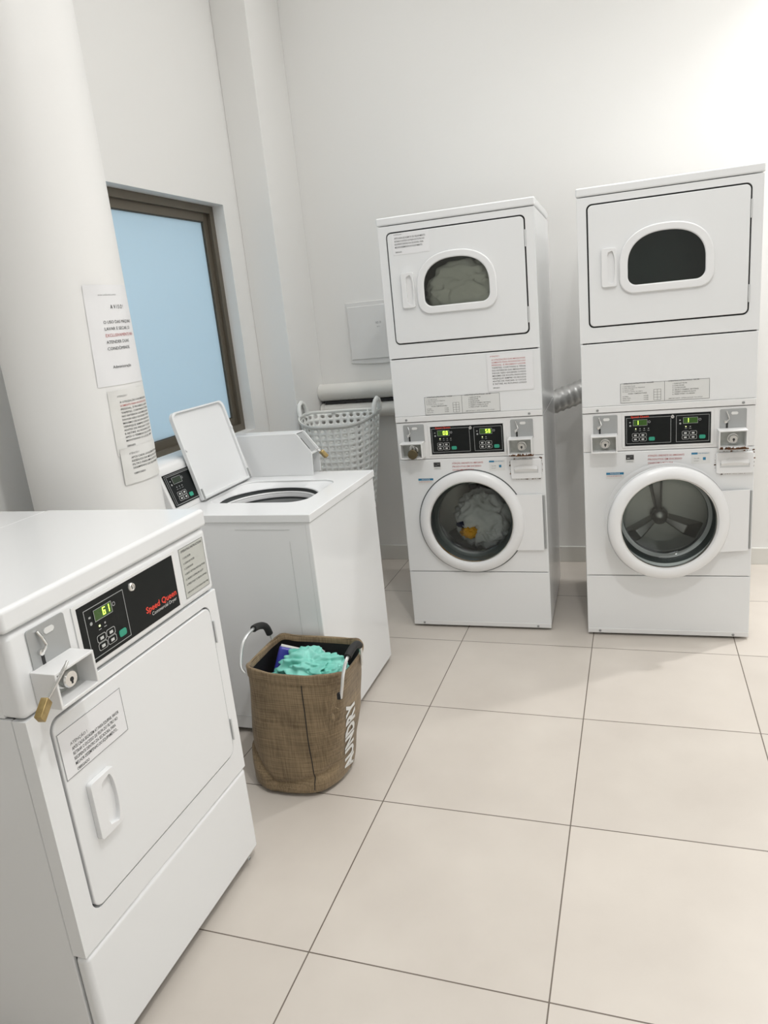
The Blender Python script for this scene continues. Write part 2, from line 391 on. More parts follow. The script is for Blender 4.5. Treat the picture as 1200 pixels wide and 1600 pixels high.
for i, b_ in enumerate(['APÓS CADA LAVAGEM RETIRAR', 'RESÍDUOS DA MÁQUINA E DO', 'FILTRO PARA MELHOR USO E', 'DESEMPENHO DO EQUIPAMENTO']): it.append((b_, .036, .080-i*.0115, .009, 1, 'LEFT', .004, .150))
it.append(('OBRIGADO', .036, .028, .0085, 1, 'LEFT', .004, .05))
o = col_paper('paper_notice', '', -25, 27, 1.092, 1.208, .0036, 'paper2', it, tilt=.1)
tag(o, 'short yellowed paper notice with four text lines, lowest sheet taped to the column', 'paper notice')

# ------------------------------------------------------------------ machine sub-assemblies (local frame: x right, -y towards the viewer, z up)
def sticker(parent, name, x0, x1, z0, z1, y, m, items, border=None, label=None, extra=(), tilt=0.):
    mb = MB(); mb.box(x0, x1, y, y+.0008, z0, z1)
    mats = [m, 'ink', 'redink', 'blueink', 'greyink', 'brandred']
    if border is not None:
        t = .0012; e = y-.0003
        for (a, b, c, d) in ((x0, x1, z0, z0+t), (x0, x1, z1-t, z1), (x0, x0+t, z0, z1), (x1-t, x1, z0, z1)): mb.box(a, b, e, e+.0003, c, d, border)
    for (a, b, c, d, mi) in extra: mb.box(a, b, y-.0003, y, c, d, mi)
    for (txt, x, z, size, mi, wd) in items: mb.text(txt, x, z, size, y-.0005, mi, bold=.004, w=wd)
    return part(name, mb, mats, parent, label=label, flat=True)

SEG = {'0': 'abcdef', '1': 'bc', '2': 'abged', '5': 'afgcd', '6': 'afgedc', '8': 'abcdefg'}
def digits(mb, s, x, z, h, y, mi):
    wd = h*.5; t = h*.13
    for i, ch in enumerate(s):
        ox = x+i*h*.78
        for g in SEG.get(ch, ''):
            hz = {'a': z+h-t, 'g': z+h/2-t/2, 'd': z}
            if g in hz: mb.box(ox, ox+wd, y, y+.0004, hz[g], hz[g]+t, mi)
            else:
                xx = ox if g in 'fe' else ox+wd-t; zz = z if g in 'ec' else z+h/2
                mb.box(xx, xx+t, y, y+.0004, zz, zz+h/2, mi)

def frame_lines(mb, x0, x1, z0, z1, y, mi, t=.0014):
    for (a, b, c, d) in ((x0, x1, z0, z0+t), (x0, x1, z1-t, z1), (x0, x0+t, z0, z1), (x1-t, x1, z0, z1)): mb.box(a, b, y, y+.0004, c, d, mi)

def control_pad(panel, x0, z0, sx, leds, dig, lit=True, lk=0):
    """one keypad group: x0,z0 lower left of its grey outline, sx its width; returns parts on the panel"""
    H = .112; y = -.0045
    mb = MB(); frame_lines(mb, x0, x0+sx, z0, z0+H, y, 0)
    for k in range(leds):
        mb.box(x0+.034+k*.017, x0+.042+k*.017, y, y+.0004, z0+.055, z0+.0565, 0)
    # small pictograms beside the window
    mb.box(x0+.012, x0+.018, y, y+.0004, z0+.090, z0+.094, 0); mb.lathe([(0, y), (.004, y)], (x0+.016, z0+.078), 12, 0)
    mb.lathe([(.0035, y), (.005, y)], (x0+.092, z0+.092), 16, 0)
    part('printed_outline', mb, 'line', panel, flat=True)
    d = MB(); wx = x0+.028; d.box(wx, wx+.055, y-.001, y, z0+.078, z0+.102, 0); frame_lines(d, wx-.001, wx+.056, z0+.077, z0+.103, y-.0014, 2, .001)
    if dig: digits(d, dig, wx+(.026 if len(dig) > 1 else .012), z0+.082, .017, y-.0016, 1)
    part('display_window', d, ['lcd' if lit else 'lcdoff', 'digit', 'line'], panel, label='small display reading '+dig if dig else None, flat=True)
    for k in range(leds):
        part('indicator_light', MB().box(x0+.036+k*.017, x0+.040+k*.017, y-.0008, y, z0+.062, z0+.066), 'led' if k == lk and lit else 'line', panel, flat=True)
    for i in range(2):
        for j in range(2):
            bx = x0+.026+i*.030; bz = z0+.012+j*.018
            b = MB().prism(rrect(bx, bx+.022, bz, bz+.0135, .004, 4), y-.0015, y, 1)
            b.plate(rrect(bx-.003, bx+.025, bz-.0018, bz+.0153, .005, 4), rrect(bx-.002, bx+.024, bz-.0008, bz+.0143, .0045, 4), (bx+.011, bz+.007), y-.0004, y, 0, 24)
            b.box(bx+.005, bx+.0155, y-.0018, y-.0015, bz+.0035, bz+.010, 0)
            part('button', b, ['button', 'black'], panel)
    bx = x0+.090; b = MB().prism(rrect(bx, bx+.024, z0+.011, z0+.027, .005, 4), y-.0015, y)
    part('start_button', b, 'greenbtn', panel, label='green start button')

def key_lock(parent, x, z, y, r=.008, name='key_lock'):
    mb = MB().lathe([(r*1.25, y), (r*1.2, y-.004), (r, y-.006), (r*.8, y-.006), (r*.75, y-.004), (0, y-.004)], (x, z), 24)
    mb.box(x-.001, x+.001, y-.0045, y-.004, z-r*.5, z+r*.5, 1)
    return part(name, mb, ['chrome', 'darkgap'], parent)

def coin_unit(root, x0, rusty=False, big=False, h0=0.):
    """grey slot plate with return lever, coin box with a lock below"""
    x1 = x0+.100; z0, z1 = .940, 1.029
    sp = part('coin_slot_plate', MB().prism(rrect(x0, x1, z0, z1, .006, 4), -.003, 0), 'greyplate', root, bevel=.0008, label='grey coin slot plate')
    c = MB().prism([(x0+.042, z1-.020), (x0+.046, z1-.024), (x0+.064, z1-.024), (x0+.068, z1-.020), (x0+.068, z1-.016), (x0+.064, z1-.012), (x0+.046, z1-.012), (x0+.042, z1-.016)], -.0045, -.003)
    part('coin_label', c, 'whiteink', sp)
    lv = MB().tube([(x0+.024, -.006, z1-.008), (x0+.029, -.010, z1-.022), (x0+.034, -.012, z1-.040), (x0+.026, -.013, z1-.046), (x0+.022, -.012, z1-.050)], .0032, 8)
    lv.lathe([(.0065, -.003), (.0065, -.010), (0, -.011)], (x0+.022, z1-.051), 16)
    part('coin_return_lever', lv, 'chrome', sp)
    sl = MB().box(x0+.023, x0+.031, -.0036, -.003, z0+.004, z1-.056); part('coin_slot', sl, 'darkgap', sp)
    rt = MB().tube([(x0+.018, -.006, z0+.006), (x0+.026, -.012, z0+.004), (x0+.036, -.008, z0+.006)], .003, 8)
    part('coin_lip', rt, 'chrome', sp)
    bx0, bx1, bz0, bz1, D = x0-.010, x1-.002, .875, .950, .060
    ob = MB(); c = ((bx0+bx1)/2, (bz0+bz1)/2)
    ob.plate(rect(bx0, bx1, bz0, bz1), rect(bx0+.006, bx1-.006, bz0+.006, bz1-.006), c, -D, 0, 0, 16)
    ob.box(bx0+.003, bx1-.003, -.014, 0, bz0+.003, bz1-.003, 1)
    cb = part('coin_box', ob, ['enamel2', 'boxin'], root, bevel=.0018)
    key = MB().lathe([(.021, -.012), (.021, -.018), (.018, -.018), (.018, -.036), (.0155, -.039), (0, -.039)], (c[0]+.004, c[1]-.003), 32)
    key.lathe([(.005, -.0394), (0, -.0396)], (c[0]+.005, c[1]-.004), 12, 1); key.box(c[0]+.003, c[0]+.007, -.0396, -.039, c[1]-.013, c[1]-.004, 1)
    part('coin_box_lock', key, ['chrome', 'darkgap'], cb)
    if rusty:
        r = MB(); rnd = random.Random(3+int(x0*1000))
        for k in range(26):
            x = bx0+.006+rnd.random()*(bx1-bx0-.004); q = rnd.random(); s_ = .002+.006*rnd.random()**2
            r.add([(x-s_, -D-.0012, bz0-.003), (x+s_, -D-.0012, bz0-.003), (x+s_*.6, -D-.0012, bz0+.004+.004*q), (x-s_*.4, -D-.0012, bz0+.003+.005*q)], [(0, 1, 2, 3)])
        r.box(bx0+.035, bx1+.004, -D-.001, -D+.02, bz0-.0045, bz0-.001)
        part('rust_patch', r, 'rust', cb, label='brown rust along the lower edge', flat=True)
    return (bx0, bx1, bz0, bz1, D)

def padlock(name, label, loc, ez, body=(.032, .014, .034), shackle=.05, dirx=1.):
    """brass body hanging under a steel shackle; origin where the shackle hooks"""
    t = thing(name, label, 'padlock', loc, ez)
    w_, d_, h_ = body; s = shackle
    arc = [(-w_*.3, 0, -s)]+[(-w_*.3*math.cos(PI*k/8), 0, -.010+w_*.3*math.sin(PI*k/8)) for k in range(9)]+[(w_*.3, 0, -s)]
    part('shackle', MB().tube(arc, .0028, 10), 'chrome', t)
    bd = MB().prism(rrect(-w_/2, w_/2, -s-h_, -s+.001, .004, 3), -d_/2, d_/2); bd.lathe([(.004, -d_/2-.0006), (0, -d_/2-.0006)], (0, -s-h_*.6), 12)
    part('lock_body', bd, 'brass', t, bevel=.0015)
    return t

def dryer_handle(parent, x0, x1, z0, z1, y):
    xa, xb = x0+(x1-x0)*.40, x1-.006; c = ((xa+xb)/2, (z0+z1)/2)
    pk = []
    for k in range(25):                       # pocket with a bowed left... right edge
        a = -PI/2+PI*k/24; pk.append((xb-.012+.012*math.cos(a), c[1]+(z1-z0)*.42*math.sin(a)))
    pk += [(xa+.003, z1-.018), (xa, z1-.028), (xa, z0+.028), (xa+.003, z0+.018)]
    mb = MB().plate(rrect(x0, x1, z0, z1, .008, 5), pk, c, y-.013, y, 0, 48)
    mb.box(xa-.002, xb+.002, y-.0035, y-.001, z0+.01, z1-.01)
    return part('handle', mb, 'plastic', parent, bevel=.003, seg=3)

def shell(x0, x1, y0, y1, z0, z1, t=.01, top=True):
    mb = MB(); mb.box(x0, x0+t, y0, y1, z0, z1); mb.box(x1-t, x1, y0, y1, z0, z1); mb.box(x0+t, x1-t, y0+.02, y1, z0, z0+t)
    if top: mb.box(x0+t, x1-t, y0+.02, y1, z1-t, z1)
    mb.box(x0+t, x1-t, y1-t, y1, z0+t, z1-t); return mb

def hinge(parent, x, z0, z1, y=-.004):
    mb = MB().tube([(x, y, z0), (x, y, z1)], .0028, 8); mb.box(x, x+.005, y+.002, y+.004, z0, z1)
    return part('hinge', mb, 'drawershade', parent)
def screw(parent, x, z, y):
    mb = MB().lathe([(.006, y), (.0055, y-.002), (0, y-.003)], (x, z), 14); mb.box(x-.004, x+.004, y-.0034, y-.003, z-.0007, z+.0007, 1)
    return part('screw', mb, ['greyplate', 'darkgap'], parent)

W_, D_ = .683, .665
def stack(label, loc, rz, ldig, rdig, dz=0., dx=0., open_deg=0., lid_sticker=False, smoked=False, rust=1):
    T = thing('stacked_washer_dryer', label, 'washer and dryer', (*loc, 0), rz, None)
    # ---- dryer on top
    part('top_cap', MB().box(-.003, W_+.003, -.004, D_+.002, 1.912, 1.946), 'enamel', T, bevel=.007, seg=3)
    part('dryer_cabinet', shell(0, W_, .004, D_, 1.040, 1.909), 'enamel', T, bevel=.003)
    fr = MB(); DO = rrect(.037, .643, 1.398, 1.882, .022)
    fr.plate(rect(0, W_, 1.337, 1.909), DO, (.34, 1.64), -.001, .016)
    part('dryer_front', fr, 'enamel', T, bevel=.004, seg=3)
    rc = MB().box(.030, .650, .014, .020, 1.390, 1.890)
    inner = dshape(.3375, .150, 1.545, 1.628, 1.757, .035)
    rc = MB().plate(rect(.030, .650, 1.390, 1.890), inner, (.3375, 1.64), .012, .018); part('door_gap', rc, 'darkgap', T)
    door = MB().plate(rrect(.043, .637, 1.404, 1.876, .018), dshape(.3375, .1465, 1.552, 1.630, 1.750, .034), (.3375, 1.64), -.006, .010)
    dr = part('dryer_door', door, 'enamel', T, bevel=.003, seg=3)
    sur = MB().plate(dshape(.3375, .177, 1.521, 1.625, 1.779, .058), dshape(.3375, .1440, 1.554, 1.630, 1.749, .034), (.3375, 1.64), -.017, -.004)
    part('window_surround', sur, 'plastic', dr, bevel=.006, seg=4)
    part('door_glass', MB().prism(dshape(.3375, .1455, 1.553, 1.630, 1.750, .034), -.003, -.001), 'smoked' if smoked else 'clearish', dr, label='smoked glass' if smoked else None, flat=True)
    dryer_handle(dr, .092, .150, 1.556, 1.706, -.005)
    hinge(dr, .6405, 1.755, 1.822); hinge(dr, .6405, 1.445, 1.512)
    dm = MB().lathe([(.155, .014), (.29, .05), (.29, .52), (.06, .53), (0, .53)], (.3375, 1.645), 64)
    drum = part('dryer_drum', dm, 'steeldark', T)
    part('access_panel', MB().box(.001, W_-.001, -.001, .02, 1.068, 1.332), 'enamel', T, bevel=.003, seg=3)
    part('flange', MB().box(.001, W_-.001, -.004, .01, 1.041, 1.0675), 'enamel2', T, bevel=.003)
    screw(T, .055+dx, 1.052, -.004); screw(T, .624+dx, 1.052, -.004)
    # ---- washer
    part('washer_cabinet', shell(0, W_, .004, D_+.005, .022, 1.038), 'enamel', T, bevel=.003)
    part('washer_base', MB().box(.03, W_-.03, .03, D_-.02, 0, .03), 'darkgap', T)
    con = part('console', MB().box(.001, W_-.001, 0, .03, .8625+dz, 1.038), 'enamel2', T, bevel=.003, seg=3)
    px0, px1, pz0, pz1 = .166+dx, .504+dx, .884+dz, 1.014+dz
    bz = MB().plate(rect(px0-.012, px1+.012, pz0-.008, pz1+.008), rect(px0, px1, pz0, pz1), ((px0+px1)/2, (pz0+pz1)/2), -.003, 0, 0, 16)
    part('display_bezel', bz, 'enamel2', con, bevel=.001)
    pn = part('control_panel', MB().box(px0, px1, -.004, 0, pz0, pz1), 'black', T, flat=True, label='black control panel')
    control_pad(pn, px0+.006, pz0+.009, .178, 4, ldig)
    control_pad(pn, px0+.204, pz0+.009, .128, 2, rdig)
    key_lock(pn, px0+.190, pz1-.012, -.004, .0065)
    part('brand_lettering', MB().text('Speed Queen', px0+.024, pz1-.0095, .0125, -.0056, 0, bold=.012, w=.072), 'brandred', pn, flat=True)
    coin_unit(T, .036+dx, False); bx = coin_unit(T, .538+dx, rust > 0)
    # front panel with porthole, dispenser, stickers
    C0 = (.331+dx, .551+dz); hole = [(C0[0]+.214*math.cos(2*PI*k/90), C0[1]+.214*math.sin(2*PI*k/90)) for k in range(90)]
    part('washer_front', MB().plate(rect(.001, W_-.001, .299, .8605+dz), hole, C0, -.001, .016, 0, 90), 'enamel', T, bevel=.003, seg=3)
    rec = MB().lathe([(.256, -.0016), (.253, -.003), (.225, -.002), (.214, .004), (.190, .05), (.178, .06), (.178, .075)], C0, 90)
    part('gasket_rim', rec, 'plastic' if open_deg else 'rubber', T)
    g = MB().lathe([(.214, .008), (.196, .03), (.190, .055), (.176, .062), (.176, .085)], C0, 90); part('door_gasket', g, 'rubber', T, label='grey rubber gasket')
    dm = MB().lathe([(.176, .08), (.245, .085), (.245, .30), (.10, .325), (0, .325)], C0, 72)
    drum = part('washer_drum', dm, 'steeldark', T)
    for k in range(3):
        a = PI/2+.10+k*2*PI/3; e = Vector((math.cos(a), 0, math.sin(a))); s_ = Vector((-math.sin(a), 0, math.cos(a))); o_ = Vector((C0[0]-.008, 0, C0[1]-.07)); R0 = .30 if k == 0 else .20; R1 = .205 if k == 0 else .12
        vs = [o_+e*R0+s_*.045+Vector((0, .31, 0)), o_+e*R0-s_*.045+Vector((0, .31, 0)), o_+e*.02-s_*.018+Vector((0, .33, 0)), o_+e*.02+s_*.018+Vector((0, .33, 0)),
              o_+e*R1+s_*.024+Vector((0, .225, 0)), o_+e*R1-s_*.024+Vector((0, .225, 0)), o_+e*.02-s_*.010+Vector((0, .280, 0)), o_+e*.02+s_*.010+Vector((0, .280, 0))]
        part('drum_baffle', MB().add(vs, [(0, 1, 5, 4), (1, 2, 6, 5), (3, 0, 4, 7), (4, 5, 6, 7), (2, 3, 7, 6)]), 'steel', drum, bevel=.006)
    bp_ = MB().lathe([(.040, .30), (.036, .275), (.020, .262), (0, .258)], (C0[0]-.008, C0[1]-.07), 40); part('drum_hub', bp_, 'steel', drum)
    # door (hinged on the right edge); built closed about the hinge line, then swung open
    hx = W_-.016
    dpv = bpy.data.objects.new('washer_door', None)
    dd = MB(); c = (C0[0]-hx, C0[1])
    dd.lathe([(.199, -.006), (.199, -.019), (.2025, -.026), (.210, -.0295), (.228, -.027), (.243, -.021), (.2495, -.012), (.251, -.003), (.199, -.003)], c, 96)
    dd.prism([(C0[0]+.205-hx, .412+dz), (-.002, .412+dz), (-.002, .680+dz), (C0[0]+.205-hx, .680+dz)], -.012, -.003)
    d_o = part('washer_door', dd, 'plastic', T)
    d_o.location = (hx, -.001, 0); d_o.rotation_euler = (0, 0, math.radians(open_deg))
    gl = MB().lathe([(.200, -.012), (.196, -.004), (.188, .030), (.172, .055), (.150, .066), (.08, .072), (0, .073)], c, 90)
    part('porthole_glass', gl, 'glass', d_o)
    part('inner_door_rim', MB().lathe([(.2005, -.016), (.1965, -.016), (.1945, -.004), (.200, -.002)], c, 90), 'chrome', d_o, label='thin chrome trim round the glass')
    if open_deg: part('door_lock_ring', MB().lathe([(.252, -.003), (.252, .012), (.205, .018), (.200, .0)], c, 90), 'plastic', d_o)
    hg = MB().box(-.006, .002, -.006, .004, .416+dz, .676+dz); part('hinge_pin', MB().tube([(.006, -.004, .418+dz), (.006, -.004, .674+dz)], .0045, 8), 'greyplate', d_o)
    dx0, dx1 = (.530+dx*.6, min(.668+dx, W_-.004)); z0, z1 = .756+dz*.4, .846+dz*.4
    dp = MB().prism(rrect(dx0, dx1, z0, z1, .008, 4), -.013, 0); dis = part('detergent_drawer', dp, 'plastic', T, bevel=.003)
    lip = MB()
    n = 12; vs = []
    for k in range(n+1):
        t = k/n; x = dx0+.018+t*(dx1-dx0-.036); b_ = .010*math.sin(PI*t)
        vs += [(x, -.0135, z0+.034), (x, -.020, z0+.044+b_*.4), (x, -.0135, z0+.058+b_)]
    fs = []
    for k in range(n): fs += [(k*3, k*3+3, k*3+4, k*3+1), (k*3+1, k*3+4, k*3+5, k*3+2)]
    lip.add(vs, fs); part('handle_shade', MB().prism([(dx0+.014, z0+.026), (dx1-.014, z0+.026), (dx1-.014, z0+.046), (dx0+.014, z0+.046)], -.0134, -.012), 'drawershade', dis, flat=True); part('drawer_handle', lip, 'enamel2', dis)  # grey strip painted as the shade under the drawer handle
    if rust:
        rr = MB(); rnd = random.Random(11+rust)
        path = [(dx0-.003, z0+.02), (dx0-.004, z1-.01), (dx0+.02, z1+.003), (dx1-.03, z1+.004), (dx1, z1+.006), (dx1+.004, z1-.03), (dx1+.003, z0+.03), (dx1-.01, z0-.003), (dx0+.02, z0-.004)]
        for a, b in zip(path[:-1], path[1:]):
            L_ = math.hypot(b[0]-a[0], b[1]-a[1]); k = 0
            while k < L_:
                t = k/L_; x = a[0]+(b[0]-a[0])*t; z = a[1]+(b[1]-a[1])*t; s_ = .0005+.0008*rnd.random()+(.0020 if rnd.random() < .12 else 0)
                if x < W_ and rnd.random() < (.8 if rust == 1 else .45): rr.add([(x-s_*1.6, -.0024, z-s_), (x+s_*1.4, -.0024, z-s_*.7), (x+s_, -.0024, z+s_), (x-s_, -.0024, z+s_*.8)], [(0, 1, 2, 3)])
                k += .0035
        part('chipped_paint', rr, 'rust', T, label='rusty chipped paint round the detergent drawer', flat=True)
    base = part('base_panel', MB().box(.001, W_-.001, 0, .02, .018, .2955), 'enamel', T, bevel=.003, seg=3)
    part('kick_flange', MB().box(.001, W_-.001, -.0015, .01, .012, .034), 'enamel2', base, bevel=.0015)
    screw(base, .055, .023, -.0015); screw(base, .620, .021, -.0015)
    # stickers
    y = -.0022; sx = dx
    L1 = [('OPERATING INSTRUCTIONS - WASHER', .012, .078, .0075, 1, .120)]
    for i, s_ in enumerate(['1. Load washer loosely', '2. Add detergent to dispenser', '3. Select cycle', '4. Insert coins to start']): L1.append((s_, .008, .068-i*.0075, .0068, 4, [.05, .09, .045, .08][i]))
    L1.append(('WASH TEMPERATURES', .03, .036, .0065, 1, .075))
    for i, s_ in enumerate(['NORMAL', 'PERM. PRESS', 'DELICATES']): L1.append((s_, .008, .025-i*.008, .006, 4, None)); L1.append(('WARM', .092, .025-i*.008, .006, 4, None))
    L1.append(('OPERATING INSTRUCTIONS - DRYER', .188, .078, .0075, 1, .120))
    for i, s_ in enumerate(['1. CLEAN LINT FILTER', '2. LOAD DRYER', '3. CLOSE DOOR', '4. SELECT FABRIC SETTING', '5. INSERT COINS IN SLOT', '6. PRESS START TO BEGIN']): L1.append((s_, .205, .067-i*.0088, .007, 1, [.055, .045, .05, .1, .09, .085][i]))
    L1.append(('IMPORTANT: OPEN DOOR TO STOP', .19, .006, .0065, 4, .13))
    x0, x1, z0, z1 = .150+dx, .497+dx, 1.063+.008+dz*.8, 1.143+.01+dz*.8
    items = [(t, x0+a, z0+b, s_, mi, wd) for (t, a, b, s_, mi, wd) in L1]
    ex = [(x0+.174, x0+.1752, z0, z1, 1)]+[(x0+.132+k*.014, x0+.133+k*.014, z0+.006, z0+.05, 1) for k in range(3)]+[(x0+.132, x0+.161, z0+.006+k*.011, z0+.0068+k*.011, 1) for k in range(5)]
    sticker(T, 'instruction_sticker', x0, x1, z0, z1, y, 'label', items, 1, extra=ex)
    y = -.0022
    sticker(T, 'energy_sticker', .167+dx, .203+dx, .811+dz, .847+dz, y, 'label', [('ENERGY', .172+dx, .8135+dz, .0065, 4, .026)], None, extra=[(.169+dx, .201+dx, .823+dz, .845+dz, 1), (.174+dx, .185+dx, .828+dz, .832+dz, 0), (.184+dx, .196+dx, .834+dz, .838+dz, 0)])
    mb = MB()
    for i, (s_, wd) in enumerate([('ATENÇÃO, SABONETE OU AMACIANTE', .145), ('PRODUTOS EM EXCESSO', .135), ('DANIFICAM A MÁQUINA', .100)]): mb.text(s_, .258+dx, .834+dz-i*.016, .011, y-.0002, 0, bold=.002, w=wd)
    part('red_warning_text', mb, 'redink', T, flat=True)
    x0 = .431+dx; z0 = .797+dz
    sticker(T, 'wash_guide_sticker', x0, x0+.072, z0, z0+.049, y, 'label', [('HIGH EFFICIENCY', x0+.026, z0+.041, .006, 3, .042), ('Use HE', x0+.01, z0+.020, .006, 4, .02), ('detergent', x0+.01, z0+.010, .005, 4, .02)], None, extra=[(x0, x0+.024, z0+.039, z0+.047, 3), (x0+.045, x0+.056, z0+.014, z0+.026, 3)])
    x0 = .088+dx*.8; z0 = .741+dz
    sticker(T, 'notice_sticker', x0, x0+.073, z0, z0+.030, y, 'label', [('NOTICE', x0+.016, z0+.0205, .0075, 0, .04), ('CONVENIENCE', x0+.003, z0+.010, .006, 2, .06)], None, extra=[(x0, x0+.073, z0+.018, z0+.028, 3)])
    if lid_sticker:
        x0, x1, z0, z1 = .449, .650, 1.160, 1.325
        it = [('ATENÇÃO !', .464, 1.311, .008, 2, None)]
        for i, b_ in enumerate(body[:10]): it.append((b_, .470, 1.295-i*.0118, .0095, 2 if i < 3 else 1, .148))
        it.append(('OBRIGADO', .470, 1.172, .008, 1, .03))
        sticker(T, 'taped_notice', x0, x1, z0, z1, -.0035, 'paper', it, label='white paper notice with red first lines')
        it = [('ATENÇÃO !', .075, 1.866, .0075, 4, None)]
        for i, b_ in enumerate(['APÓS CADA SECAGEM DO SEU EQUIPAMENTO', 'RETIRAR O EXCESSO DE FELPA DO FILTRO NO', 'RECIPIENTE DENTRO DA SECADORA, PARA', 'MELHOR DESEMPENHO DO EQUIPAMENTO.']): it.append((b_, .076, 1.850-i*.0125, .0105, 1, [.140, .135, .130, .125][i]))
        it.append(('OBRIGADO', .076, 1.793, .0085, 1, .03))
        sticker(dr, 'taped_notice', .066, .232, 1.785, 1.874, -.0072, 'paper', it, label='white paper notice with black text on the dryer door')
    else:
        part('tape_outline', MB().box(.470, .4706, -.0016, -.001, 1.12, 1.325).box(.4706, .66, -.0016, -.001, 1.155, 1.1556), 'greyink', T, flat=True) if False else None
    return T, C0

A_LOC, A_RZ = (-.2771, .7427), .0276
B_LOC, B_RZ = (.5755, .7368), .0334
A, AC = stack('white stacked washer and dryer holding washing, display 58, beside the laundry basket', A_LOC, A_RZ, '00', '58', lid_sticker=True)
B, BC = stack('empty white stacked washer and dryer at the right, porthole door ajar', B_LOC, B_RZ, '1', '1', dz=.008, dx=.009, open_deg=9.5, smoked=True, rust=2)
for o_ in (A, B): o_['group'] = 'stacked washers and dryers against the back wall'
A['label'] = 'white stacked washer and dryer with washing inside, display reading 58, nearer the laundry basket'
B['label'] = 'empty white stacked washer and dryer at far right with its porthole door ajar'

def loc_to_world(loc, rz, p):
    c, s = math.cos(rz), math.sin(rz); return Vector((loc[0]+c*p[0]-s*p[1], loc[1]+s*p[0]+c*p[1], p[2]))

# ------------------------------------------------------------------ cloth lumps
def cloth(name, m, c, rad, seed, label, cat, group=None, amp=.30, freq=2.2, parent=None, sub=5, rz=0., tilt=0.):
    bm = bmesh.new(); bmesh.ops.create_icosphere(bm, subdivisions=sub, radius=1.)
    off = Vector((seed*3.7, seed*1.3, seed*7.1)); mb = MB(); R_ = Matrix.Rotation(rz, 3, 'Z') @ Matrix.Rotation(tilt, 3, 'Y')
    idx = {}
    for i, v in enumerate(bm.verts):
        d = v.co.normalized(); q = d*freq+off
        wv = noise.noise_vector(q*.7)
        n1 = 1-abs(noise.noise(q+wv*1.2))*2; n2 = 1-abs(noise.noise(q*2.3+wv*2))*2
        r = 1+amp*(n1*.6-.2)+amp*.45*(n2*.6-.2)
        p = Vector((d.x*rad[0], d.y*rad[1], d.z*rad[2]))*r
        mb.v.append(tuple(R_ @ p+Vector(c))); idx[v] = i
    for f in bm.faces: mb.f.append([idx[v] for v in f.verts]); mb.mi.append(0)
    bm.free()
    o = part(name, mb, m, parent, sharp=180)
    if not parent: tag(o, label, cat, group)
    return o
P_ = lambda x, y, z: tuple(loc_to_world(A_LOC, A_RZ, (x, y, z)))
cloth('white_towel', 'whitecloth', P_(.36, .068, 1.605), (.15, .050, .115), 2.2, 'cream white towels heaped behind the window of the left upper dryer', 'towel', amp=.45, freq=1.6)
cloth('grey_sheet', 'greycloth', P_(AC[0]+.030, .155, AC[1]-.03), (.125, .062, .13), 4.1, 'grey white wet laundry in the washer porthole left of centre', 'laundry', amp=.45, freq=1.9)
cloth('grey_sheet', 'greycloth', P_(AC[0]+.065, .135, AC[1]-.085), (.085, .036, .05), 9.4, 'pale laundry lying low in the left washer porthole, right of the orange cloth', 'laundry', amp=.5)
cloth('orange_cloth', 'orangecloth', P_(AC[0]-.035, .105, AC[1]-.085), (.036, .022, .026), 6.6, 'small orange cloth pressed to the glass of the left washer', 'cloth', amp=.9, sub=4)
cloth('navy_cloth', 'navycloth', P_(AC[0]-.045, .12, AC[1]-.048), (.050, .022, .020), 7.9, 'dark navy cloth just above the orange cloth in the left washer', 'cloth', amp=.5, sub=4)

# dark round padlock on the left coin box of the left stack
t = thing('padlock', 'dark round brass padlock on the left coin box of the left stacked washer', 'padlock', P_(.088, -.064, .925), A_RZ)
part('shackle', MB().tube([(-.009, 0, -.012)]+[(-.009*math.cos(PI*k/8), 0, .006+.010*math.sin(PI*k/8)) for k in range(9)]+[(.009, 0, -.012)], .0026, 8), 'chrome', t)
part('lock_body', MB().lathe([(0, -.010), (.020, -.009), (.023, -.005), (.023, .005), (.020, .009), (0, .010)], (0, -.025), 32), 'brassdark', t)

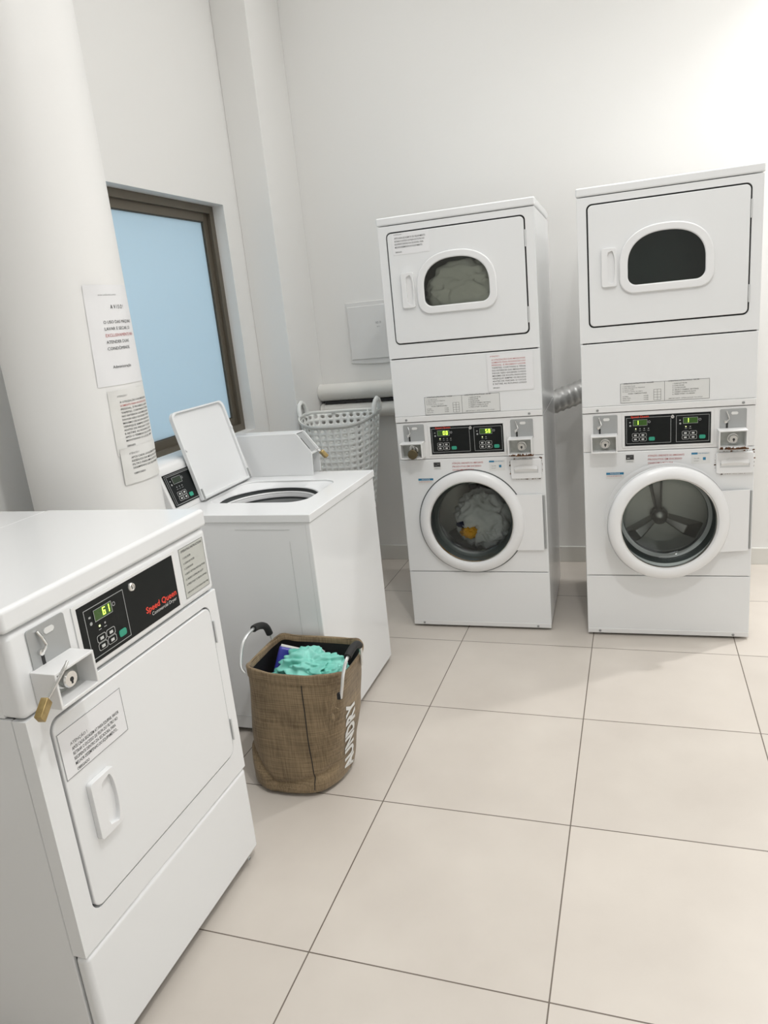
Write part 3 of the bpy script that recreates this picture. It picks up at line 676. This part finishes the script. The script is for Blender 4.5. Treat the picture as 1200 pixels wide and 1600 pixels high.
# ------------------------------------------------------------------ front dryer (nearest, left)
D_LOC, D_RZ = (-.2985, -1.5827), 1.5685
def front_dryer():
    W = .680; Dp = .52
    T = thing('coin_dryer', 'low white coin-operated dryer nearest the viewer, display reading 61', 'dryer', (*D_LOC, 0), D_RZ)
    prof = MB()
    part('top_cap', MB().box(-.004, W+.004, -.006, Dp, 1.044, 1.092), 'enamel', T, bevel=.010, seg=4)
    part('rear_cap', MB().box(-.004, W+.004, Dp+.002, .715, 1.040, 1.089), 'enamel', T, bevel=.006, seg=3)
    part('cabinet', shell(.0015, W-.0015, .0375, .71, .014, .864), 'enamel', T, bevel=.003)
    part('base', MB().box(.03, W-.03, .03, .68, 0, .02), 'darkgap', T)
    con = part('console', MB().box(0, W, 0, .062, .8655, 1.041), 'enamel', T, bevel=.014, seg=5)
    part('console_back', MB().box(.0005, W-.0005, .05, .66, .868, 1.040), 'enamel', con)
    # front panel wraps round the corners
    DO = rrect(.048, .640, .375, .835, .028)
    part('front_panel', MB().plate(rect(0, W, .305, .8635), DO, (.34, .6), 0, .034), 'enamel', T, bevel=.013, seg=5, ang=60)
    part('door_gap', MB().box(.04, .65, .020, .028, .365, .842), 'darkgap', T)
    door = part('dryer_door', MB().prism(rrect(.053, .636, .380, .830, .024), -.003, .016), 'enamel', T, bevel=.003, seg=3)
    dryer_handle(door, .099, .172, .520, .657, -.003)
    hinge(T, .643, .720, .784); hinge(T, .643, .418, .483)
    base = part('base_panel', MB().box(0, W, 0, .034, .028, .3015), 'enamel', T, bevel=.013, seg=5)
    screw(base, .62, .030, 0)
    # display panel
    x0, x1, z0, z1 = .178, .515, .886, 1.018
    part('display_bezel', MB().plate(rect(x0-.012, x1+.012, z0-.01, z1+.008), rect(x0, x1, z0, z1), ((x0+x1)/2, (z0+z1)/2), -.003, 0, 0, 16), 'enamel2', con, bevel=.001)
    pn = part('control_panel', MB().box(x0, x1, -.004, 0, z0, z1), 'black', T, flat=True, label='black control panel')
    control_pad(pn, x0+.016, z0+.008, .128, 2, '61')
    key_lock(pn, .350, 1.000, -.004, .0085)
    part('brand_lettering', MB().text('Speed Queen', .385, .918, .021, -.0046, 0, bold=.022, w=.122), 'brandred', pn, flat=True)
    part('model_lettering', MB().text('Commercial Dryer', .404, .905, .0125, -.0046, 0, w=.100), 'whiteink', pn, flat=True)
    coin_unit(T, .045)
    it = [('OPERATING INSTRUCTIONS', .557, 1.008, .0085, 1, .095)]
    for i, s_ in enumerate(['1. LOAD DRYER', '2. CLEAN LINT FILTER', '3. CLOSE DOOR', '4. SELECT SETTING WITH BUTTONS', '5. INSERT COINS IN SLOT', '6. PRESS START TO BEGIN DRYING']):
        it.append((s_, .560, .990-i*.0142, .007, 1, [.035, .05, .04, .092, .080, .092][i]))
    it.append(('OPEN DOOR TO STOP DRYER AT ANY TIME', .557, .898, .006, 1, .097))
    sticker(T, 'instruction_sticker', .549, .659, .887, 1.020, -.0012, 'silverlabel', it, 4, label='silver instruction sticker')
    it = [('ATENÇÃO !', .085, .760, .0095, 4, None)]
    for i, s_ in enumerate(['APÓS CADA SECAGEM AT PARA EQUIPAR, FAVOR', 'RETIRAR O EXCESSO DE FELPA DO FILTRO NO', 'RECIPIENTE DENTRO DA SECADORA, PARA', 'MELHOR DESEMPENHO DO EQUIPAMENTO...']):
        it.append((s_, .087, .7475-i*.0115, .0105, 1, [.145, .138, .128, .132][i]))
    it.append(('OBRIGADO', .088, .700, .0095, 1, .036))
    sticker(door, 'taped_notice', .057, .250, .695, .800, -.0042, 'paper', it, 4, label='paper notice under clear tape')
    return T
front_dryer()
c_ = loc_to_world(D_LOC, D_RZ, (.060, -.066, .953))
pl = thing('padlock', 'brass padlock with long steel shackle hanging from the coin box of the nearest dryer', 'padlock', tuple(c_), D_RZ)
d_ = Vector((-.018, .004, -.027)).normalized()
def rod(off):
    a = Vector((0, 0, .004)); b = a+Vector((-.050, .012, -.046)); return [a+off, b+off]
sh = MB(); o1 = Vector((.004, 0, .003)); o2 = Vector((-.004, 0, -.005))
A0, B0 = rod(o1); A1, B1 = rod(o2)
mid = [A0]+[(A0+A1)/2+Vector((.006*math.sin(PI*k/6), 0, .006*math.sin(PI*k/6)))+(A0-A1)/2*math.cos(PI*k/6) for k in range(1, 6)]+[A1]
sh.tube([B0]+mid+[B1], .0026, 10); part('shackle', sh, 'chrome', pl)
bb = MB(); bb.prism(rrect(-.0105, .0105, -.038, .002, .002, 3), -.007, .007); bb.lathe([(.003, -.0064), (0, -.0066)], (0, -.024), 10)
lb = part('lock_body', bb, 'brass', pl, bevel=.001)
lb.location = (B0+B1)/2; lb.rotation_euler = (.1, math.radians(56), .35)

# ------------------------------------------------------------------ top-loading washer with its lid up
C_LOC, C_RZ = (-.2802, -.304), 1.5728
def zplate(mb, outer, hole, c, z0, z1, n=72):
    t = MB().plate(outer, hole, c, 0, 1, 0, n)
    return mb.add([(v[0], v[2], z1 if v[1] == 0 else z0) for v in t.v], [f[::-1] for f in t.f])
def top_loader():
    W = .679
    T = thing('top_load_washer', 'white top-loading coin washer with its lid standing open below the window', 'washing machine', (*C_LOC, 0), C_RZ)
    part('cabinet', shell(.002, W-.002, .004, .700, .020, .870, top=False), 'enamel', T, bevel=.003)
    part('front_panel', MB().box(.001, W-.001, -.001, .02, .022, .868), 'enamel', T, bevel=.005, seg=4)
    part('kick_base', MB().box(.03, W-.03, .03, .68, 0, .026), 'darkgap', T)
    # pressed outline on the side wall
    e = MB(); t = .0012
    for (a, b, c, d) in ((.08, .30, .842, .8435), (.44, .62, .842, .8435), (.085, .0862, .30, .80), (.08, .60, .075, .0765)): e.box(.0005, .0025, a, b, c, d)
    part('pressed_line', e, 'drawershade', T, flat=True)
    dk = MB(); hole = rrect(.165, .525, .095, .530, .075)
    zplate(dk, rect(-.004, W+.004, -.006, .704), hole, (.345, .31), .870, .900, 96)
    part('deck', dk, 'enamel', T, bevel=.006, seg=4)
    col = MB(); n = 72; vs = []
    for k in range(n):
        a = 2*PI*k/n; p = hit(rrect(.163, .527, .093, .532, .075), (.345, .31), a); vs.append((p[0], p[1], .893))
    for rr, z in ((.205, .876), (.203, .872)):
        for k in range(n):
            a = 2*PI*k/n; vs.append((.318+rr*math.cos(a)*.93, .320+rr*math.sin(a), z))
    fs = [(i*n+k, i*n+(k+1) % n, (i+1)*n+(k+1) % n, (i+1)*n+k) for i in range(2) for k in range(n)]
    part('deck_recess', col.add(vs, fs), 'enamel', T)
    part('tub_gasket', MB().lathez([(.203, .874), (.209, .871), (.209, .852), (.190, .852)], (.312, .320), 64), 'rubber', T, label='dark rubber tub seal')
    part('tub_ring', MB().lathez([(.204, .850), (.201, .855), (.196, .857), (.192, .853), (.190, .842), (.190, .834)], (.312, .320), 64), 'plastic', T, label='white plastic ring round the tub')
    part('basket_seal', MB().lathez([(.1902, .835), (.195, .834), (.195, .822)], (.312, .320), 64), 'rubber', T)
    part('wash_basket', MB().lathez([(.189, .825), (.189, .45), (0, .44)], (.312, .320), 64), 'greyplate', T, label='grey steel wash basket')
    ag = MB().lathez([(0, .76), (.03, .755), (.035, .72), (.045, .60), (.09, .50), (.15, .46)], (.32, .312), 40); part('agitator', ag, 'plastic', T)
    # lid
    ld = MB(); W0, W1, H = .178, .566, .357
    outl = [(W0+.004, 0), (W1-.004, 0), (W1, .01)]+[(W1-.03+.03*math.cos(a), H-.03+.03*math.sin(a)) for a in [PI/2*k/8 for k in range(9)]]+[(W0+.03+.03*math.cos(a), H-.03+.03*math.sin(a)) for a in [PI/2+PI/2*k/8 for k in range(9)]]+[(W0, .01)]
    c = ((W0+W1)/2, H/2)
    inn = [(c[0]+(p[0]-c[0])*.93, c[1]+(p[1]-c[1])*.95+.002) for p in outl]
    ld.plate(outl, inn, c, -.016, 0, 0, 64)
    ld.prism([(c[0]+(p[0]-c[0])*.97, c[1]+(p[1]-c[1])*.97) for p in outl], -.006, 0)
    lo = part('lid', ld, 'enamel', T, bevel=.003, seg=3); lo.location = (0, .541, .905); lo.rotation_euler = (math.radians(-14), 0, 0)
    for x in (W0+.008, W1-.008):
        part('lid_hinge', MB().box(x-.004, x+.004, -.020, -.012, -.002, .045).lathe([(.003, -.021), (0, -.0215)], (x, .012), 10), 'greyplate', lo, bevel=.001)
    part('lid_bumper', MB().lathe([(.007, -.017), (.006, -.020), (0, -.021)], (W0+.010, .205), 14), 'plastic', lo)
    part('lid_bumper', MB().lathe([(.007, -.017), (.006, -.020), (0, -.021)], (W1-.010, .235), 14), 'plastic', lo)
    part('lid_seam', MB().box(W0+.01, W1-.008, -.0175, -.016, -.001, .002), 'greyplate', lo, flat=True)
    # console along the back
    prof = [(.546, .899), (.546, .918), (.589, 1.050), (.590, 1.066), (.600, 1.078), (.690, 1.088), (.702, 1.08), (.702, .899)]
    cs = MB(); k = len(prof); x0, x1 = .004, .674
    vs = [(x0, p[0], p[1]) for p in prof]+[(x1, p[0], p[1]) for p in prof]
    cs.add(vs, [list(range(k-1, -1, -1)), list(range(k, 2*k))]+[(i, (i+1) % k, (i+1) % k+k, i+k) for i in range(k)])
    con = part('console', cs, 'enamel2', T, bevel=.004, seg=3)
    pn = part('control_panel', MB().box(.020, .420, -.003, 0, .004, .132).box(.026, .414, -.0036, -.003, .009, .0100, 1).box(.026, .414, -.0036, -.003, .126, .127, 1).box(.026, .027, -.0036, -.003, .009, .127, 1), ['black', 'line'], T, label='black control panel', flat=True)
    pn.location = (0, .5455, .918); pn.rotation_euler = (math.radians(-18.1), 0, 0)
    control_pad(pn, .034, .010, .20, 3, '', lit=False)
    # coin meter case standing on the deck
    pf = [(.245, .900), (.240, 1.000), (.300, 1.080), (.310, 1.085), (.640, 1.085), (.640, .900)]
    mc = MB(); k = len(pf); x0, x1 = .606, .694; mc_w = .006
    for a, b in ((x0, x0+mc_w), (x1-mc_w, x1)):
        vs = [(a, p[0], p[1]) for p in pf]+[(b, p[0], p[1]) for p in pf]
        mc.add(vs, [list(range(k-1, -1, -1)), list(range(k, 2*k))]+[(i, (i+1) % k, (i+1) % k+k, i+k) for i in range(k)])
    mc.box(x0+mc_w, x1-mc_w, .31, .64, 1.080, 1.085); mc.box(x0+mc_w, x1-mc_w, .30, .64, .900, .904)
    mcase = part('coin_meter_case', mc, 'enamel', T, bevel=.0015)
    sl = MB(); a, b = x0+mc_w, x1-mc_w
    sl.add([(a, .252, .998), (b, .252, .998), (b, .312, 1.078), (a, .312, 1.078)], [(0, 1, 2, 3)]); part('coin_slot_plate', sl, 'greyplate', mcase)
    part('coin_slot', MB().add([(a+.02, .2605, 1.012), (a+.026, .2605, 1.012), (a+.026, .2965, 1.060), (a+.02, .2965, 1.060)], [(0, 1, 2, 3)]), 'darkgap', mcase, flat=True)
    part('lock_recess', MB().box(a, b, .285, .290, .905, .996), 'boxin', mcase)
    part('case_shelf', MB().box(a, b, .242, .288, .992, .998), 'enamel', mcase)
    part('coin_box_lock', MB().lathe([(.018, .288), (.018, .270), (.014, .262), (0, .262)], ((a+b)/2, .948), 24), 'chrome', mcase)
    return T
top_loader()
cp = loc_to_world(C_LOC, C_RZ, (.672, .250, 1.004))
t = thing('padlock', 'small brass padlock sticking out of the coin case on the top-loading washer', 'padlock', tuple(cp), C_RZ)
part('shackle', MB().tube([(-.006, .012, -.006), (-.006, -.004, -.002), (-.004, -.016, -.006), (-.002, -.022, -.014)], .0022, 8).tube([(.006, .010, -.006), (.006, -.006, -.004), (.004, -.018, -.009), (.002, -.026, -.016)], .0022, 8), 'chrome', t)
lb = part('lock_body', MB().prism(rrect(-.013, .013, -.038, 0, .004, 3), -.008, .008), 'brass', t, bevel=.002); lb.location = (0, -.024, -.010); lb.rotation_euler = (math.radians(-35), math.radians(12), math.radians(50))

# ------------------------------------------------------------------ jute laundry hamper
def hamper():
    T = thing('laundry_hamper', 'brown jute laundry hamper standing on the floor with white LAUNDRY lettering and hoop handles', 'laundry basket', (-.31, -.475, 0))
    ox, oy = -.31, -.475; n = 120; rows = 46
    def sup(a, hx, hy, e):
        c, s = math.cos(a), math.sin(a); return hx*math.copysign(abs(c)**(2/e), c), hy*math.copysign(abs(s)**(2/e), s)
    def ring(t, a, inset=0.):
        """t 0 floor .. 1 rim"""
        hx = .168+(.178-.168)*t; hy = .158+(.143-.158)*t; e = 2.3+2.2*t
        cx = -.335+(-.276+.335)*t; cy = -.474+(-.470+.474)*t
        x, y = sup(a, hx-inset, hy-inset, e)
        z = .452*t
        # rim: front sags slightly, right-hand end dips towards its handle slot
        if t > .8: z += ((t-.8)/.2)*(-.012*max(0, math.cos(a))**2+.006*math.cos(4*a+PI))
        b = .006*math.sin(3*a+1.1)*math.sin(PI*t)+.004*noise.noise(Vector((math.cos(a)*2.2, math.sin(a)*2.2, t*5)))
        q_ = (a+PI*.5+PI) % (2*PI)-PI         # 0 at the front, negative to the left
        zf = (.020+.16*max(0, -.15-q_)**1.0 if q_ < -.15 else .020+.045*(q_+.15)) if -2.2 < q_ < 2.0 else .12
        sd = z-min(zf, .16); fd = max(0, min(1, (1.25-q_)/.5)) if q_ > 0 else (1 if q_ > -1.7 else max(0, 1-(-q_-1.7)/.5))
        b += fd*(.010/(1+math.exp(sd/.007))-.009*math.exp(-((sd-.016)/.014)**2))
        if t < .035: b -= .03*(1-t/.035)
        k = math.hypot(x, y); x *= 1+b/k; y *= 1+b/k
        return (cx+x-ox, cy+y-oy, max(z, .0015))
    mb = MB(); vs = [ring((j/rows)**1.25 if j else 0, 2*PI*k/n) for j in range(rows+1) for k in range(n)]
    fs = [(j*n+k, j*n+(k+1) % n, (j+1)*n+(k+1) % n, (j+1)*n+k) for j in range(rows) for k in range(n)]
    mb.add(vs, fs); c0 = len(mb.v); mb.add([(-.335-ox, -.474-oy, .001)], []); mb.f += [[(k+1) % n, k, c0] for k in range(n)]; mb.mi += [0]*n
    body = part('fabric_body', mb, 'jute', T, sharp=80)
    li = MB(); vs = [ring(1-.72*j/12, 2*PI*k/n, .006) for j in range(13) for k in range(n)]
    li.add(vs, [(j*n+k, j*n+(k+1) % n, (j+1)*n+(k+1) % n, (j+1)*n+k) for j in range(12) for k in range(n)]); c0 = len(li.v)
    li.add([(-.31-ox, -.474-oy, .125)], []); li.f += [[12*n+k, 12*n+(k+1) % n, c0] for k in range(n)]; li.mi += [0]*n
    part('lining', li, 'lining', T, label='black lining', sharp=80)
    # folded hem: a band round the rim
    hm = MB(); vs = []
    for ins, dz in ((-.003, -.034), (-.004, -.002), (-.002, .002), (.004, .002), (.0075, -.003), (.0075, -.020)):
        for k in range(n):
            p = ring(1, 2*PI*k/n, ins); wob = .0015*math.sin(9*2*PI*k/n)
            if dz < -.03:
                p2 = ring(.925, 2*PI*k/n, -.0022); p = p2
            else: p = (p[0], p[1], p[2]+dz+wob)
            vs.append(p)
    hm.add(vs, [(i*n+k, i*n+(k+1) % n, (i+1)*n+(k+1) % n, (i+1)*n+k) for i in range(5) for k in range(n)])
    part('hem', hm, 'jute', T, sharp=80)
    bvh = BVHTree.FromPolygons([Vector(v) for v in mb.v], mb.f)
    def on_surf(x, y, z, dr, lift=.003):
        h_ = bvh.ray_cast(Vector((x, y, z))-dr*.6, dr)
        if h_[0] is None: return None
        return h_[0]-dr*lift
    # lettering reads upwards on the end wall
    tv, tf = text_geo('LAUNDRY', 'LEFT', .045)
    xs = [p[0] for p in tv]; hh = .298; k = hh/(max(xs)-min(xs)); ws = .060
    dr = Vector((-.93, .36, 0)).normalized(); side = Vector((-dr.y, dr.x, 0))*-1
    pts = []; ok = True; base = Vector((-.12-ox, -.505-oy, 0))
    for p in tv:
        up = .006+(p[0]-min(xs))*k; lat = -(p[1]-.35)*ws/.7
        q = base+Vector((.36, .93, 0)).normalized()*(lat); s_ = on_surf(q.x, q.y, up, dr)
        pts.append(s_ if s_ else Vector((q.x, q.y, up)))
    part('lettering', MB().add(pts, tf), 'whiteink', T, label='white LAUNDRY lettering running up the end wall', flat=True)
    # vertical seam, a cord and its tassel near the right-hand handle
    sm = MB(); pts = []
    for j in range(24):
        s_ = on_surf(-.232-ox+.0, -.62-oy, .012+j*.0175, Vector((0, 1, 0)), .001)
        if s_: pts.append(s_)
    part('side_seam', sm.tube(pts, .0016, 6), 'lining', T, label='dark vertical seam')
    for nm, P in (('left', [(-.445, -.598, .435), (-.455, -.600, .458), (-.458, -.580, .500), (-.459, -.545, .530), (-.459, -.500, .540), (-.459, -.445, .534), (-.458, -.400, .512), (-.457, -.380, .475), (-.447, -.378, .435)]),
                  ('right', [(-.102, -.606, .375), (-.092, -.606, .420), (-.088, -.596, .455), (-.085, -.568, .487), (-.084, -.530, .500), (-.084, -.490, .502), (-.085, -.455, .490), (-.088, -.432, .462), (-.094, -.425, .40)])):
        P = [Vector(p)-Vector((ox, oy, 0)) for p in P]
        S = []
        for i in range(len(P)-1):              # smooth the path
            p0, p1, p2, p3 = P[max(i-1, 0)], P[i], P[i+1], P[min(i+2, len(P)-1)]
            for q in range(5):
                t_ = q/5; S.append(.5*((2*p1)+(-p0+p2)*t_+(2*p0-5*p1+4*p2-p3)*t_*t_+(-p0+3*p1-3*p2+p3)*t_**3))
        S.append(P[-1])
        h_ = part('handle', MB().tube(S, .0055, 10), 'alu', T, label='curved aluminium handle')
        a, b = (22, 36) if nm == 'left' else (17, 33)
        part('foam_grip', MB().tube(S[a:b], .0125, 14), 'blackfoam', h_, label='black foam grip', sharp=70)
    cd = MB().tube([(-.128-ox, -.600-oy, .395), (-.126-ox, -.616-oy, .370), (-.120-ox, -.622-oy, .350), (-.112-ox, -.612-oy, .338)], .0016, 6)
    cd.tube([(-.132-ox, -.612-oy, .370), (-.133-ox, -.622-oy, .335), (-.131-ox, -.622-oy, .325)], .0014, 6)
    part('cord', cd, 'jute', T); part('tassel', MB().tube([(-.131-ox, -.622-oy, .327), (-.131-ox, -.623-oy, .318), (-.130-ox, -.622-oy, .300)], [.002, .006, .005], 8), 'jute', T)
    fl = MB().add([(-.118-ox, -.612-oy, .405), (-.100-ox, -.590-oy, .410), (-.098-ox, -.592-oy, .378), (-.114-ox, -.614-oy, .372)], [(0, 1, 2, 3)])
    part('handle_slot', MB().box(-.112-ox, -.100-ox, -.612-oy, -.600-oy, .372, .392), 'lining', T, label='dark slit where the handle enters')
    return T
hamper()
# contents
def pleated(name, m, label, cat, c, rad, seed, waves=9, amp=.20, sub=6, group=None):
    """bunched thin film: ridges run down from a gathered point"""
    bm = bmesh.new(); bmesh.ops.create_icosphere(bm, subdivisions=sub, radius=1.); mb = MB(); idx = {}
    ax = Vector((.35, -.25, .9)).normalized(); u = ax.orthogonal().normalized(); v_ = ax.cross(u)
    for i, v in enumerate(bm.verts):
        d = v.co.normalized(); th = math.atan2(d.dot(v_), d.dot(u)); ph = math.acos(max(-1, min(1, d.dot(ax))))
        wv = noise.noise(d*2.1+Vector((seed, 0, 0)))*2.2
        r = 1+amp*math.sin(th*waves/2*1.0+wv*3+ph*1.5)*math.sin(ph)+.16*noise.noise(d*2+Vector((seed, 3, 1)))+amp*.45*(1-abs(noise.noise(d*2.6+Vector((wv, seed, 0))))*2.8)-.35*math.exp(-(ph/.35)**2)
        mb.v.append((d.x*rad[0]*r+c[0], d.y*rad[1]*r+c[1], d.z*rad[2]*r+c[2])); idx[v] = i
    for f in bm.faces: mb.f.append([idx[v] for v in f.verts]); mb.mi.append(0)
    bm.free(); o = part(name, mb, m, None, sharp=180); tag(o, label, cat, group); return o
pleated('teal_garment', 'teal', 'crumpled teal green garment on top of the jute hamper', 'clothing', (-.270, -.470, .390), (.112, .088, .062), 3.1)
cloth('teal_garment', 'teal', (-.185, -.500, .392), (.062, .050, .032), 5.2, 'ruffled end of teal fabric tucked against the right handle of the hamper', 'clothing', amp=.5)
cloth('grey_garment', 'greycloth', (-.285, -.390, .390), (.045, .030, .040), 8.2, 'pale grey cloth peeping out behind the teal garment in the hamper', 'clothing', amp=.4)
bk = MB(); bk.box(-.045, .045, -.028, .028, -.085, .085)
b_ = part('detergent_pack', bk, ['bluepack', 'whiteink'], None, bevel=.012, seg=4); b_.location = (-.385, -.425, .355); b_.rotation_euler = (math.radians(-18), math.radians(20), math.radians(20))
tag(b_, 'glossy blue pack standing in the jute hamper left of the teal garment', 'pack')
part('pack_edge', MB().box(-.040, .040, -.022, .022, .0835, .0865), 'whiteink', b_, label='white top edge', flat=True)
cloth('dark_garment', 'lining', (-.31, -.47, .29), (.125, .105, .05), 12., 'black clothes lying under the teal garment deep in the hamper', 'clothing', amp=.3)

# ------------------------------------------------------------------ white perforated basket behind the top loader, on a low stand
def basket():
    cx, cy = -.812, 1.36
    T = thing('plastic_basket', 'white perforated plastic laundry basket with loop handles behind the top-loading washer', 'laundry basket', (cx, cy, .45))
    ZB, ZT = 0., .572
    def S(u, z):
        """u round the wall 0..1, z height"""
        t = z/ZT; a = 2*PI*u; hx = .150+.078*t; hy = .120+.060*t
        c, s = math.cos(a), math.sin(a); e = 2.7
        return Vector((hx*math.copysign(abs(c)**(2/e), c), hy*math.copysign(abs(s)**(2/e), s), z))
    NU, NR = 30, 14; mb = MB(); cell = .0360; z_lo = .02
    def arc_u():
        P = [S(i/720, .4) for i in range(721)]; L = [0]
        for i in range(720): L.append(L[-1]+(P[i+1]-P[i]).length)
        return L
    L = arc_u()
    def top_at(u):
        a = 2*PI*u; return ZT-.028-.020*math.sin(-a)+.028*abs(math.cos(a))**3
    def u_at(f):
        t = f*L[-1]; lo = 0
        import bisect
        i = min(max(bisect.bisect(L, t)-1, 0), 719); return (i+(t-L[i])/(L[i+1]-L[i]))/720
    NR = 15; cell = .034
    for j in range(NR):
        z0 = z_lo+j*cell; z1 = z0+cell; zc = (z0+z1)/2
        for i in range(NU):
            f0, f1 = i/NU, (i+1)/NU; fc = (f0+f1)/2
            sq = []; ci = []
            def G(f, z):
                return S(u_at(f), z_lo+(z-z_lo)/(NR*cell)*(top_at(u_at(f))-.014-z_lo))
            for q in range(8):
                a = PI/4*q+PI/4; sx = max(-1, min(1, math.cos(a)*1.4143)); sz = max(-1, min(1, math.sin(a)*1.4143))
                sq.append(G(fc+(f1-f0)/2*sx, zc+cell/2*sz)); rr = .27
                ci.append(G(fc+(f1-f0)*rr*math.cos(a), zc+cell*rr*math.sin(a)))
            mb.add(sq+ci, [(q, (q+1) % 8, (q+1) % 8+8, q+8) for q in range(8)])
    z0 = z_lo+NR*cell; n = 144
    vs = []
    for k in range(n):
        u = u_at(k/n); top = top_at(u)
        for z in (top-.014, top): vs.append(S(u, z))
        p = S(u, top); o_ = Vector((p.x, p.y, 0)).normalized(); vs.append(p+o_*.008+Vector((0, 0, .003))); vs.append(p+o_*.010-Vector((0, 0, .010)))
    mb.add(vs, [(k*4+i, ((k+1) % n)*4+i, ((k+1) % n)*4+i+1, k*4+i+1) for k in range(n) for i in range(3)])
    vs = [S(k/n, z) for z in (0, z_lo) for k in range(n)]+[Vector((0, 0, 0))]
    mb.add(vs, [(k, (k+1) % n, n+(k+1) % n, n+k) for k in range(n)]+[((k+1) % n, k, 2*n) for k in range(n)])
    bd = part('basket_wall', mb, 'basket', T, sharp=60)
    bm = bmesh.new(); bm.from_mesh(bd.data); bmesh.ops.remove_doubles(bm, verts=bm.verts, dist=.0012); bm.to_mesh(bd.data); bm.free()
    so = bd.modifiers.new('thickness', 'SOLIDIFY'); so.thickness = .0025; so.offset = 0
    for sx in (-1, 1):
        P = [(sx*.226, -.050+.0, ZT-.004), (sx*.231, -.046, ZT+.035), (sx*.233, -.030, ZT+.060), (sx*.234, 0, ZT+.072), (sx*.233, .030, ZT+.060), (sx*.231, .046, ZT+.035), (sx*.226, .050, ZT-.004)]
        mbh = MB().tube([Vector(p) for p in P], [.014, .0135, .012, .012, .012, .0135, .014], 12); part('handle', mbh, 'basket', T, label='white loop handle')
    return T
basket()
st = MB(); 
t = thing('low_stand', 'low white stand under the perforated basket, behind the top-loading washer', 'stand', (-.90, 1.36, 0))
part('top', MB().box(-.13, .13, -.13, .13, .425, .449), 'panelw', t, bevel=.003)
for sx in (-1, 1):
    for sy in (-1, 1): part('leg', MB().box(sx*.115-.012, sx*.115+.012, sy*.115-.012, sy*.115+.012, 0, .425), 'panelw', t, bevel=.002)

# ------------------------------------------------------------------ pipes, panel, duct on the back wall
def xcyl(mb, x0, x1, y, z, r, n=32):
    vs = [(x, y+r*math.cos(2*PI*k/n), z+r*math.sin(2*PI*k/n)) for x in (x0, x1) for k in range(n)]
    return mb.add(vs, [(k, n+k, n+(k+1) % n, (k+1) % n) for k in range(n)]+[list(range(n)), list(range(2*n-1, n-1, -1))])
o = part('wall_pipe', xcyl(MB(), -1.058, .05, YB-.054, 1.108, .052), 'pvc', None, sharp=50); tag(o, 'thick white horizontal pipe on the back wall, the upper of two', 'pipe', 'horizontal pipes on the back wall')
pb = xcyl(MB(), -1.04, .05, YB-.054, .990, .046); xcyl(pb, -1.055, -1.035, YB-.054, .990, .051)
o = part('wall_pipe', pb, 'pvc', None, sharp=50); tag(o, 'thick white horizontal pipe on the back wall, the lower of two, behind the perforated basket', 'pipe', 'horizontal pipes on the back wall')
o = part('pipe_gap_shade', MB().box(-1.03, .04, YB-.075, YB-.02, 1.037, 1.055), 'darkgap', None, bevel=.004); tag(o, 'black strip standing for the dark gap between the two white wall pipes', 'gap_strip')  # dark strip added in place of the shade between the pipes
t = thing('electrical_panel', 'flush white electrical panel on the back wall above the pipes', 'electrical panel', (-.66, YB, 1.27))
n = 12; vs = []
x0, x1 = -.19, .19
pts = [(x0, .35)]+[(x0+(x1-x0)*k/n, -.012*math.sin(PI*k/n)) for k in range(n+1)]+[(x1, .35)]
part('panel_frame', MB().prism([(p[0], p[1]) for p in pts[1:-1]]+[(x1, .355), (x0, .355)], -.010, 0), 'panelw', t, bevel=.003)
part('panel_door', MB().prism([(x0+.008, .02)]+[(x1-.008, .02), (x1-.008, .33), (x0+.008, .33)], -.016, -.009), 'panelw', t, bevel=.003)
part('panel_label', MB().text('AD.19', -.008, .222, .018, -.0165, 0, w=.035).text('220 V', -.002, .202, .009, -.0165, 0), 'greyink', t, flat=True)
# flexible duct between the two stacks
pts = []; N_ = 60
for k in range(N_+1):
    f = k/N_; pts.append((.16+f*.62, 1.445+.295*f**1.6, .945+.17*f**1.15))
rad = [.059+(.0045 if k % 3 == 0 else 0) for k in range(N_+1)]
o = part('flexible_duct', MB().tube(pts, rad, 28), 'foil', None, sharp=60)
tag(o, 'silver flexible exhaust duct running behind the gap between the two stacked machines', 'duct')
